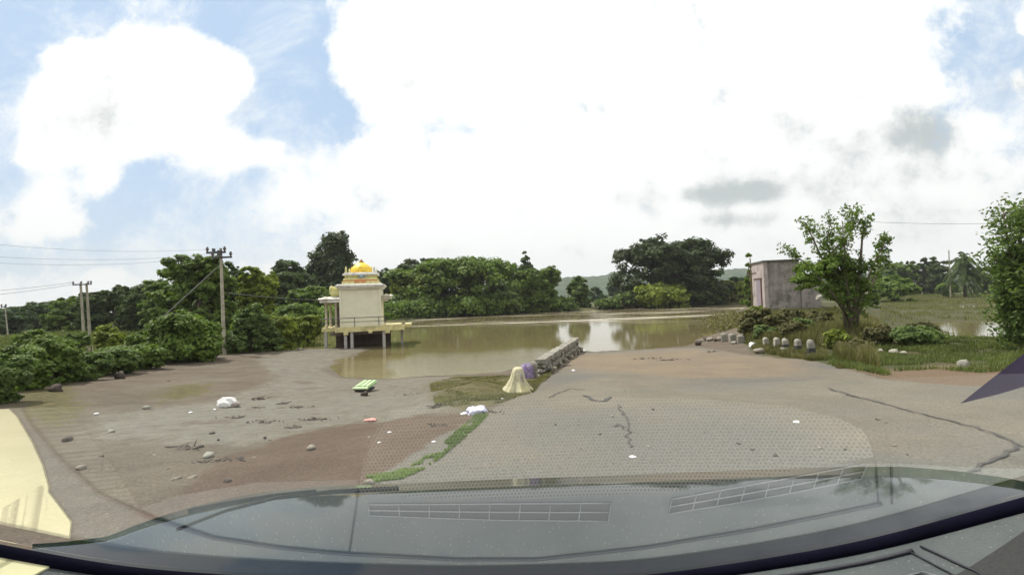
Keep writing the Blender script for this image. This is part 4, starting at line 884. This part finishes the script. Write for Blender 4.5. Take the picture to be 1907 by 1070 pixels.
# road cracks and a patch
CR = simple('crack_tar', (.055, .05, .045), .9, .4, 20, .5)
def crack(pts, w_, label, seed):
    P = [ground(*p) for p in pts]; r_ = random.Random(seed); pl = []
    for a, b in zip(P[:-1], P[1:]):
        k = max(2, int(np.linalg.norm(b-a)/.12))
        for i in range(k):
            q = a+(b-a)*i/k; pl.append((q[0]+r_.gauss(0, .022), q[1]+r_.gauss(0, .022)))
    pl.append(tuple(P[-1][:2])); vs = []; fs = []
    for i, q in enumerate(pl):
        a = np.array(pl[max(i-1, 0)]); b = np.array(pl[min(i+1, len(pl)-1)]); d = b-a; d = d/max(np.linalg.norm(d), 1e-6); nrm = np.array([-d[1], d[0]]); ww = w_*r_.uniform(.3, 1.2)*(1 if 0 < i < len(pl)-1 else .1)
        for s in (-1, 0, 1): c2 = np.array(q)+nrm*ww*s; vs.append((c2[0], c2[1], hgt(c2[0], c2[1])+.012+(0.004 if s == 0 else 0)))
    for i in range(len(pl)-1):
        for s in (0, 1): fs.append((i*3+s, (i+1)*3+s, (i+1)*3+s+1, i*3+s+1))
    m = MB(); m.smooth = True; m.add(vs, fs); o = m.build('road_crack', CR); tag(o, label, 'road crack', kind='structure')
crack([(1540, 722), (1590, 738), (1650, 752), (1700, 768), (1760, 782), (1830, 800), (1907, 830), (2000, 850)], .02, 'long dark crack across the right of the road', 1)
crack([(1560, 728), (1610, 742), (1650, 754)], .015, 'short second crack beside the long one', 2)
crack([(1907, 826), (1860, 850), (1800, 880)], .018, 'crack running back towards the car from the long one', 3)
crack([(1022, 741), (1040, 731), (1062, 724), (1090, 726)], .02, 'curved crack in the road left of centre', 4)
crack([(1085, 735), (1105, 745), (1125, 748), (1135, 738)], .04, 'broken patch edge in the road left of centre', 5)
crack([(1150, 752), (1165, 775), (1170, 800), (1172, 835)], .016, 'thin crack running towards the car', 6)
crack([(1142, 795), (1155, 790), (1160, 800)], .04, 'small dark pothole edge on the road', 7)

# ------------------------------------------------------------------ grass
def blades(name, P, H, mat_, label, seed, wd=.012, lean=.35, kind='stuff'):
    r = np.random.default_rng(seed); n = len(P); a = r.uniform(0, 2*math.pi, n); H = H*r.uniform(.5, 1.3, n)
    d = np.stack([np.cos(a), np.sin(a), 0*a], 1); s = np.stack([-np.sin(a), np.cos(a), 0*a], 1); w_ = (wd*r.uniform(.7, 1.3, n))[:, None]
    up = np.array([0, 0, 1.0]); ln = (lean*r.uniform(.2, 1.4, n)*H)[:, None]; H = H[:, None]
    m1 = P+up*H*.55+d*ln*.3; tp = P+up*H+d*ln
    V = np.stack([P-s*w_, P+s*w_, m1+s*w_*.8, m1-s*w_*.8, tp+s*w_*.1, tp-s*w_*.1], 1).reshape(-1, 3); i = np.arange(n)*6
    Q = np.concatenate([np.stack([i, i+1, i+2, i+3], 1), np.stack([i+3, i+2, i+4, i+5], 1)])
    o = np_mesh(name, V, Q, mat_); tag(o, label, 'grass', kind=kind); return o
def scatter(poly, n, seed, clump=.0, keepf=None):
    r = np.random.default_rng(seed); lo, hi = poly.min(0), poly.max(0); out = []
    tot = 0
    while tot < n:
        q = r.uniform(lo, hi, (n, 2)); q = q[sdf(q, poly) < 0]
        if clump: 
            v = fb(q, clump, seed, 3); q = q[v > keepf]
        out.append(q); tot += len(q)
        if len(out) > 40: break
    q = np.concatenate(out)[:n]; return np.column_stack([q, height(q)-.01])
vp = gpoly([(1385, 630), (1405, 638), (1460, 642), (1520, 650), (1560, 668), (1640, 690), (1620, 640), (1640, 600), (1560, 580), (1500, 585), (1420, 585), (1392, 600)])
blades('grass', scatter(vp, 60000, 4, 1.2, -.2), .42, F_DRY, 'dry grass covering the bank under the pink hut', 4, .010)
vp2 = gpoly([(1520, 668), (1560, 684), (1640, 697), (1760, 703), (1880, 700), (1960, 690), (1960, 630), (1860, 632), (1720, 636), (1640, 640)])
blades('grass', scatter(vp2, 34000, 5, 1.0, -.15), .13, F_GREEN, 'green grass of the verge between road and flooded field', 5, .008)
vp3 = gpoly([(1640, 548), (1900, 546), (2100, 546), (2050, 625), (1880, 632), (1720, 634), (1640, 600)])
q = scatter(vp3, 42000, 6, 2.2, -.02)
q = q[rng.random(len(q)) < np.clip(1.0-.93*(q[:, 2] < -.015), 0, 1)]
blades('field_grass', q, .26, F_GRASS, 'yellow-green stubble standing in the flooded field', 6, .016, .2)
gl_ = [(905, 768), (880, 792), (850, 818), (818, 846), (785, 868), (745, 886), (690, 893)]; gs = gpoly([(x-9, y-6) for x, y in gl_]+[(x+5, y+5) for x, y in gl_[::-1]])
blades('grass', scatter(gs, 9000, 8, .25, -.2), .034, F_MID, 'strip of short green grass along the asphalt edge', 8, .006, .8)
gs2 = gpoly([(800, 715), (850, 702), (940, 699), (1000, 692), (1004, 718), (940, 748), (885, 764), (812, 758)])
blades('grass', scatter(gs2, 22000, 9, .5, -.12), .05, F_DRY, 'flattened olive grass between yard and parapet', 9, .008, .9)
gs3 = gpoly([(990, 715), (1010, 700), (1070, 658), (1064, 664), (1020, 705), (1000, 722)])
blades('grass', scatter(gs3, 2500, 10), .08, F_DRY, 'thin dry grass at the foot of the parapet', 10, .008, .6)
vp4 = gpoly([(1385, 640), (1405, 652), (1460, 664), (1520, 674), (1570, 688), (1560, 668), (1520, 650), (1460, 642), (1405, 638)])
blades('grass', scatter(vp4, 14000, 14, .8, -.1), .16, F_DRY, 'short dry grass around the feet of the painted posts', 14, .008)
hp = gpoly([(-100, 735), (20, 737), (130, 708), (300, 674), (420, 658), (560, 645), (560, 638), (420, 648), (300, 662), (130, 690), (-100, 715)])
blades('grass', scatter(hp, 22000, 11), .30, F_BLUE, 'ragged grass along the foot of the left hedge', 11, .012)
fp = np.array([(-60, 24), (-14, 30), (-12, 50), (-60, 70)], float)
blades('field_grass', scatter(fp, 16000, 12), .5, F_GREEN, 'bright green field behind the left hedge', 12, .03)
fg = np.array([at_z(x, y, .6)[:2] for x, y in [(1085, 563), (1160, 562), (1170, 554), (1085, 555)]])
blades('field_grass', scatter(fg, 9000, 13), .9, F_GREEN, 'bright green field in the gap behind the water', 13, .12)

# ------------------------------------------------------------------ car: bonnet, windscreen, dashboard
car = thing('car', (0, 0, hgt(0, 0)), 'dark blue-grey car seen from behind its windscreen, dashboard at the bottom', 'car')
def loc_(p): return np.asarray(p)-np.array([0, 0, car.location.z])
CAMP = np.array([0, 0, CZ]); SL = R(50); u_ = np.array([0, -math.cos(SL), math.sin(SL)]); n_in = np.array([0, -math.sin(SL), -math.cos(SL)]); P0 = CAMP+np.array([0, .60, -.344])
def on_glass(px, py):
    d = ray(px, py); t_ = ((P0-CAMP)@n_in)/(d@n_in); return CAMP+d*t_
BCUR = [(0, 1000), (100, 1032), (250, 1052), (500, 1068), (850, 1078), (1190, 1068), (1400, 1038), (1640, 997), (1907, 915)]
BG = np.array([on_glass(*p) for p in BCUR])
BG = np.vstack([BG[0]+u_*.10+np.array([-.16, 0, 0]), BG[0]+u_*.035+np.array([-.06, 0, 0]), BG, BG[-1]+u_*.04+np.array([.06, 0, 0]), BG[-1]+u_*.10+np.array([.16, 0, 0])])
assert (np.diff(BG[:, 0]) > 0).all(), BG[:, 0]
BX = np.linspace(BG[0, 0], BG[-1, 0], 600); BY = np.interp(BX, BG[:, 0], BG[:, 1]); BZ = np.interp(BX, BG[:, 0], BG[:, 2])
kr = np.exp(-.5*(np.arange(-60, 61)/22.0)**2); kr /= kr.sum()
BY = np.convolve(np.pad(BY, 60, mode='edge'), kr, 'valid'); BZ = np.convolve(np.pad(BZ, 60, mode='edge'), kr, 'valid')
BG = np.column_stack([BX, BY, BZ])[::6]
def interp_b(x):
    return np.interp(x, BG[:, 0], BG[:, 1]), np.interp(x, BG[:, 0], BG[:, 2])
def dash_z(x, y): yb, zb = interp_b(x); return zb-.012+.0*(yb-y)
def refl(px, py, lift=0.0):
    """point of the dashboard whose mirror image in the windscreen lies on this pixel's ray"""
    g_ = on_glass(px, py); d = ray(px, py); r_ = d-2*(d@n_in)*n_in; ts = np.linspace(0, 1.2, 1200); P = g_+ts[:, None]*r_
    z = dash_z(P[:, 0], P[:, 1]); k = np.argmax(P[:, 2] < z)
    if k == 0: k = len(ts)-1
    q = P[k].copy(); q[2] = dash_z(q[0], q[1])+lift; return q
# dashboard shell
xs = np.linspace(BG[0, 0], BG[-1, 0], 300); ss = np.concatenate([[0, .004, .012, .02, .03], np.linspace(.05, .5, 30)])
V = []
for s in ss:
    for x in xs:
        yb, zb = interp_b(x); V.append(loc_((x, yb-s, zb-.012)))
V = np.array(V); I = np.arange(len(V)).reshape(len(ss), len(xs)); Q = np.stack([I[:-1, :-1], I[1:, :-1], I[1:, 1:], I[:-1, 1:]], -1).reshape(-1, 4)
dm = mat('dash_plastic'); t = NT(dm); f = t.noise(420, 3, .6); f2 = t.noise(9, 4, .6)
dus = t.n('ShaderNodeTexVoronoi'); dus.inputs['Scale'].default_value = 160; t.l(t.coord(), dus.inputs['Vector'])
t.base(t.mix(t.ramp(dus.outputs['Distance'], .16, .08, 0, .55), t.mix(t.ramp(f2, .3, .7), (.046, .056, .058), (.070, .080, .080)), (.26, .26, .23))); t.rough(.6); t.bump(f, .5, .002)
dash = np_mesh('dashboard', V, Q, dm, car, smooth=True)
sd = dash.modifiers.new('thick', 'SOLIDIFY'); sd.thickness = .02; sd.offset = -1
def dash_poly(name, pts, mat_, lift, parent, mapper=refl, sub=64):
    """a raised panel on the dashboard following its curve, outline given by its image"""
    W_ = np.array([mapper(*p) for p in pts]); poly = W_[:, :2]; lo, hi = poly.min(0), poly.max(0)
    bm = bmesh.new(); vs = [bm.verts.new((p[0], p[1], 0)) for p in poly]
    for tri in tessellate_polygon([[Vector((p[0], p[1], 0)) for p in poly]]): bm.faces.new([vs[i] for i in tri])
    for k in range(1, sub):
        for ax in (0, 1):
            co = [0, 0, 0]; no = [0, 0, 0]; co[ax] = lo[ax]+(hi[ax]-lo[ax])*k/sub; no[ax] = 1
            bmesh.ops.bisect_plane(bm, geom=bm.verts[:]+bm.edges[:]+bm.faces[:], plane_co=co, plane_no=no)
    bmesh.ops.triangulate(bm, faces=bm.faces[:])
    for v in bm.verts: v.co.z = dash_z(v.co.x, v.co.y)+lift
    r_ = bmesh.ops.extrude_face_region(bm, geom=bm.faces[:])
    for e in r_['geom']:
        if isinstance(e, bmesh.types.BMVert): e.co.z -= lift+.003
    bmesh.ops.recalc_face_normals(bm, faces=bm.faces[:])
    for v in bm.verts: v.co = Vector(loc_(v.co))
    me = bpy.data.meshes.new(name); bm.to_mesh(me); bm.free(); me.materials.append(mat_)
    return link(bpy.data.objects.new(name, me), parent)
def dash_tube(name, pts, r, mat_, parent, lift=.002, mapper=refl, sub=6):
    pp = []
    for a, b in zip(pts[:-1], pts[1:]):
        for k in range(sub): s = k/sub; pp.append(loc_(mapper(a[0]+(b[0]-a[0])*s, a[1]+(b[1]-a[1])*s, lift)))
    pp.append(loc_(mapper(*pts[-1], lift))); m = MB(); m.smooth = True; m.tube(pp, r, 6); return m.build(name, mat_, parent)
SEAM = simple('seam_dark', (.012, .012, .02), .6, .2, 20, 0); VENTB = simple('vent_black', (.012, .014, .016), .6, .2, 20, 0); SLAT = simple('vent_slat', (.16, .17, .18), .45, .1, 20, 0)
dash_tube('panel_groove', [(30, 735), (60, 790), (110, 850), (190, 920), (290, 965), (400, 1000), (520, 1018), (650, 1030), (850, 1040), (1000, 1040), (1200, 1018), (1400, 985), (1550, 955), (1640, 936)], .0022, SEAM, dash)
dash_tube('panel_seam', [(650, 1028), (662, 950), (672, 880), (690, 830), (715, 785), (730, 750)], .0012, SEAM, dash)
dash_tube('panel_seam', [(1633, 936), (1629, 870), (1618, 815), (1590, 785), (1540, 765), (1480, 752)], .0011, SEAM, dash)
dash_tube('panel_seam', [(1658, 937), (1657, 850), (1645, 790), (1620, 757), (1580, 737)], .0013, SEAM, dash)
rearm = simple('added_veil_pad_dark', (.028, .028, .028), .9, .2, 300, .1)
dash_poly('added_veil_pad', [(-150, 715), (400, 735), (950, 715), (1500, 695), (1940, 678), (1940, 866), (1907, 872), (1800, 868), (1662, 862), (1450, 862), (1250, 892), (1000, 906), (800, 904), (660, 892), (480, 897), (330, 922), (262, 945), (200, 912), (125, 845), (72, 785), (40, 742), (-150, 742)], rearm, .0010, dash)  # dark panel added on the dash to dim its reflection in the glass
# speaker grille with punched holes
gmat = mat('grille_holes'); t = NT(gmat); co = t.mapv(t.coord(), (1, 1, 0)); sp = t.n('ShaderNodeSeparateXYZ'); t.l(co, sp.inputs[0])
PIT = .0052
def hexd(ox, oy):
    fx = t.math('SUBTRACT', t.math('FRACT', t.math('ADD', t.math('DIVIDE', sp.outputs[0], PIT), ox)), .5); fy = t.math('SUBTRACT', t.math('FRACT', t.math('ADD', t.math('DIVIDE', sp.outputs[1], PIT*1.732), oy)), .5)
    fy = t.math('MULTIPLY', fy, 1.732); return t.math('SQRT', t.math('ADD', t.math('MULTIPLY', fx, fx), t.math('MULTIPLY', fy, fy)))
hx = t.math('MINIMUM', hexd(0, 0), hexd(.5, .5)); t.base(t.mix(t.ramp(hx, .24, .34), (.003, .003, .003), (.085, .086, .08))); t.rough(.6)
dash_poly('speaker_grille', [(662, 916), (680, 850), (705, 790), (725, 762), (800, 748), (900, 740), (1100, 738), (1300, 742), (1470, 756), (1560, 778), (1605, 800), (1622, 835), (1624, 850), (1450, 880), (1250, 915), (1000, 928), (800, 926)], gmat, .0024, dash)
def vent(TL, TR, BR, BLp, n, mid=.5):
    v = dash_poly('air_vent', [TL, ((TL[0]+TR[0])/2, (TL[1]+TR[1])/2), TR, BR, ((BLp[0]+BR[0])/2, (BLp[1]+BR[1])/2+3), BLp], VENTB, .0014, dash)
    def P(s, q): 
        a = np.array(TL)*(1-s)+np.array(TR)*s; b = np.array(BLp)*(1-s)+np.array(BR)*s; c_ = a*(1-q)+b*q; return (c_[0], c_[1]+3*math.sin(math.pi*s)*q)
    for q, r in ((0, .0011), (1, .0009)): dash_tube('vent_frame', [P(s, q) for s in np.linspace(0, 1, 7)], r, SLAT, v, .002, sub=2)
    dash_tube('slat', [P(s, mid) for s in np.linspace(0, 1, 7)], .0011, SLAT, v, .003, sub=2)
    for k in range(n+1): dash_tube('slat', [P(k/n, 0), P(k/n, 1)], .0008, SLAT, v, .003, sub=2)
vent((688, 938), (1138, 935), (1132, 968), (690, 958), 8)
vent((1250, 928), (1612, 862), (1600, 890), (1243, 955), 8)
ribm = mat('dash_ribs'); t = NT(ribm); wv = t.n('ShaderNodeTexWave', bands_direction='Y'); wv.inputs['Scale'].default_value = 60; t.l(t.coord(), wv.inputs[0]); t.base(t.mix(wv.outputs['Fac'], (.018, .018, .016), (.065, .062, .052))); t.rough(.6)
dash_poly('ribbed_panel', [(32, 745), (110, 738), (150, 790), (200, 850), (262, 945), (200, 918), (118, 850), (66, 790)], ribm, .0012, dash)
crm = simple('trim_cream', (.58, .55, .33), .7, .04, 3, .0)
dash_poly('cream_trim', [(-60, 745), (8, 748), (35, 775), (62, 820), (82, 865), (94, 905), (92, 945), (84, 975), (80, 1003), (30, 995), (-60, 985)], crm, .002, dash)
def direct(px, py, lift=0.0):
    d = ray(px, py); ts = np.linspace(.05, 2, 2500); P = CAMP+ts[:, None]*d; k = np.argmax(P[:, 2] < dash_z(P[:, 0], P[:, 1])); q = P[k].copy(); q[2] = dash_z(q[0], q[1])+lift; return q
dash_poly('cream_trim', [(-80, 1010), (0, 1018), (60, 1036), (104, 1050), (60, 1075), (-80, 1100)], crm, .002, dash, mapper=direct, sub=24)
# black seal at the foot of the windscreen
sl = MB(); sl.smooth = True; sl.tube([loc_(p+np.array([0, -.004, -.010])) for p in BG], .0075, 8)
o = sl.build('windscreen_seal', simple('seal_black', (.004, .004, .010), 1.0, .2, 20, 0), car); o.data.materials[0].node_tree.nodes['Principled BSDF'].inputs['Specular IOR Level'].default_value = .05
# windscreen pane, lower part of the laminated glass
gl = mat('windscreen_glass'); t = NT(gl); tr = t.n('ShaderNodeBsdfTransparent'); gs_ = t.n('ShaderNodeBsdfGlossy'); gs_.inputs['Roughness'].default_value = 0.0
fr = t.n('ShaderNodeFresnel'); fr.inputs['IOR'].default_value = 1.5; fm = t.math('MULTIPLY', fr.outputs[0], 4.0); cc_ = t.n('ShaderNodeCombineColor')
for i in range(3): t.l(fm, cc_.inputs[i])
t.l(cc_.outputs[0], gs_.inputs['Color']); ad = t.n('ShaderNodeAddShader'); t.l(tr.outputs[0], ad.inputs[0]); t.l(gs_.outputs[0], ad.inputs[1]); t.l(ad.outputs[0], t.t.nodes['Material Output'].inputs[0]); t.t.nodes.remove(t.b)
tr.inputs[0].default_value = (.96, .98, .97, 1)
clr = mat('windscreen_outer'); t = NT(clr); tr = t.n('ShaderNodeBsdfTransparent'); t.l(tr.outputs[0], t.t.nodes['Material Output'].inputs[0]); t.t.nodes.remove(t.b)
TOPE = .20
def top_pt(x):
    # constant height line of the pane: where z/y = -TOPE on the glass plane
    y = (P0[1]*math.tan(SL)+P0[2]-CZ)/(math.tan(SL)-TOPE); return np.array([x, y, CZ-TOPE*y])
xs = np.linspace(BG[0, 0], BG[-1, 0], 60); m = MB(); vi = []
for x in xs:
    yb, zb = interp_b(x); tp = top_pt(x); bt = np.array([x, yb, zb])
    if bt[2] > tp[2]: bt = tp-np.array([0, -.001, .001])
    vi.append((bt, tp))
V = [loc_(a) for a, b in vi]+[loc_(b) for a, b in vi]; Vo = [v-n_in*.004 for v in V]; k = len(vi)
m.m = 0; m.add(V, [(i, i+1, k+i+1, k+i) for i in range(k-1)]); m.m = 1; m.add(Vo, [(k+i, k+i+1, i+1, i) for i in range(k-1)])
m.build('windscreen', [gl, clr], car)
# bonnet
HT = [(60, 1012), (120, 1008), (200, 998), (250, 978), (300, 960), (360, 942), (430, 926), (500, 914), (570, 907), (650, 903), (800, 897), (950, 891), (1100, 886), (1250, 880), (1400, 874), (1550, 869), (1680, 868), (1780, 876), (1860, 887), (1960, 905), (2100, 935)]
hxp = np.array([p[0] for p in HT]); hyp = np.array([p[1] for p in HT])
def hz_(y): d = np.clip(y-.7, 0, 9); return CZ-.43-.04*d-.115*d*d
def on_hood(px, py):
    d = ray(px, py); a, b = .3, 6.0
    for _ in range(40):
        mm = (a+b)/2; z = CZ+d[2]/d[1]*mm
        if z < hz_(mm): b = mm
        else: a = mm
    return np.array([d[0]/d[1]*b, b, CZ+d[2]/d[1]*b])
cols = np.linspace(60, 2100, 120); V = []; rows = 16
for j in range(rows):
    for px in cols:
        ty = np.interp(px, hxp, hyp); p = on_hood(px, ty+(1180-ty)*(j/(rows-1))); 
        V.append(loc_(p))
V0 = V[:120]; V = [v+np.array([0, .012, -.25]) for v in V0]+[v+np.array([0, .01, -.012]) for v in V0]+V; V = np.array(V)
rows += 2; I = np.arange(len(V)).reshape(rows, 120); Q = np.stack([I[:-1, :-1], I[1:, :-1], I[1:, 1:], I[:-1, 1:]], -1).reshape(-1, 4)
hm_ = mat('car_paint'); t = NT(hm_); t.base((.005, .008, .009)); t.rough(.05); t.b.inputs['IOR'].default_value = 1.24
f = t.noise(1.2, 2, .5); t.bump(f, .05, .01)
hood = np_mesh('bonnet', V, Q, hm_, car, smooth=True)
def hood_tube(pts, r):
    pp = []
    for a, b in zip(pts[:-1], pts[1:]):
        for k in range(8): s = k/8; pp.append(loc_(on_hood(a[0]+(b[0]-a[0])*s, a[1]+(b[1]-a[1])*s)))
    m = MB(); m.smooth = True; m.tube(pp, r, 6); m.build('body_crease', hm_, hood)
hood_tube([(330, 985), (420, 950), (520, 925), (620, 913), (760, 906)], .004); hood_tube([(350, 948), (430, 933), (510, 920), (600, 911)], .003)
# dark wedge of the door pillar base at the right
wd = [at_y(px, py, .5) for px, py in ((1788, 751), (1850, 702), (1915, 652), (2000, 590), (2040, 680), (1915, 716), (1850, 736))]
V = [loc_(p) for p in wd]+[loc_(p+np.array([.018, .008, 0])) for p in wd]; k = len(wd); m = MB()
m.add(V, [tuple(range(k)), tuple(range(2*k-1, k-1, -1))]+[(i, k+i, k+(i+1) % k, (i+1) % k) for i in range(k)])
m.build('pillar_trim', simple('trim_purple_black', (.040, .030, .062), .95, .3, 5, 0), car)
# cabin floor behind and below the dash, so that nothing of the ground shows inside the car
m = MB(); m.box((0.0, -.1, .35), (.8, .45, .05)); m.build('cabin_floor', SEAM, car)

# ------------------------------------------------------------------ haze
m = MB(); m.box((0, 1500, 145), (4400, 4400, 150)); 
hz_m = mat('haze_air'); t = NT(hz_m); t.t.nodes.remove(t.b); vo = t.n('ShaderNodeVolumePrincipled'); vo.inputs['Density'].default_value = .00026; vo.inputs['Color'].default_value = (.93, .97, 1.0, 1); vo.inputs['Anisotropy'].default_value = .0
t.l(vo.outputs[0], t.t.nodes['Material Output'].inputs['Volume'])
o = m.build('haze', hz_m); tag(o, 'thin pale haze over the land', 'haze', kind='stuff')
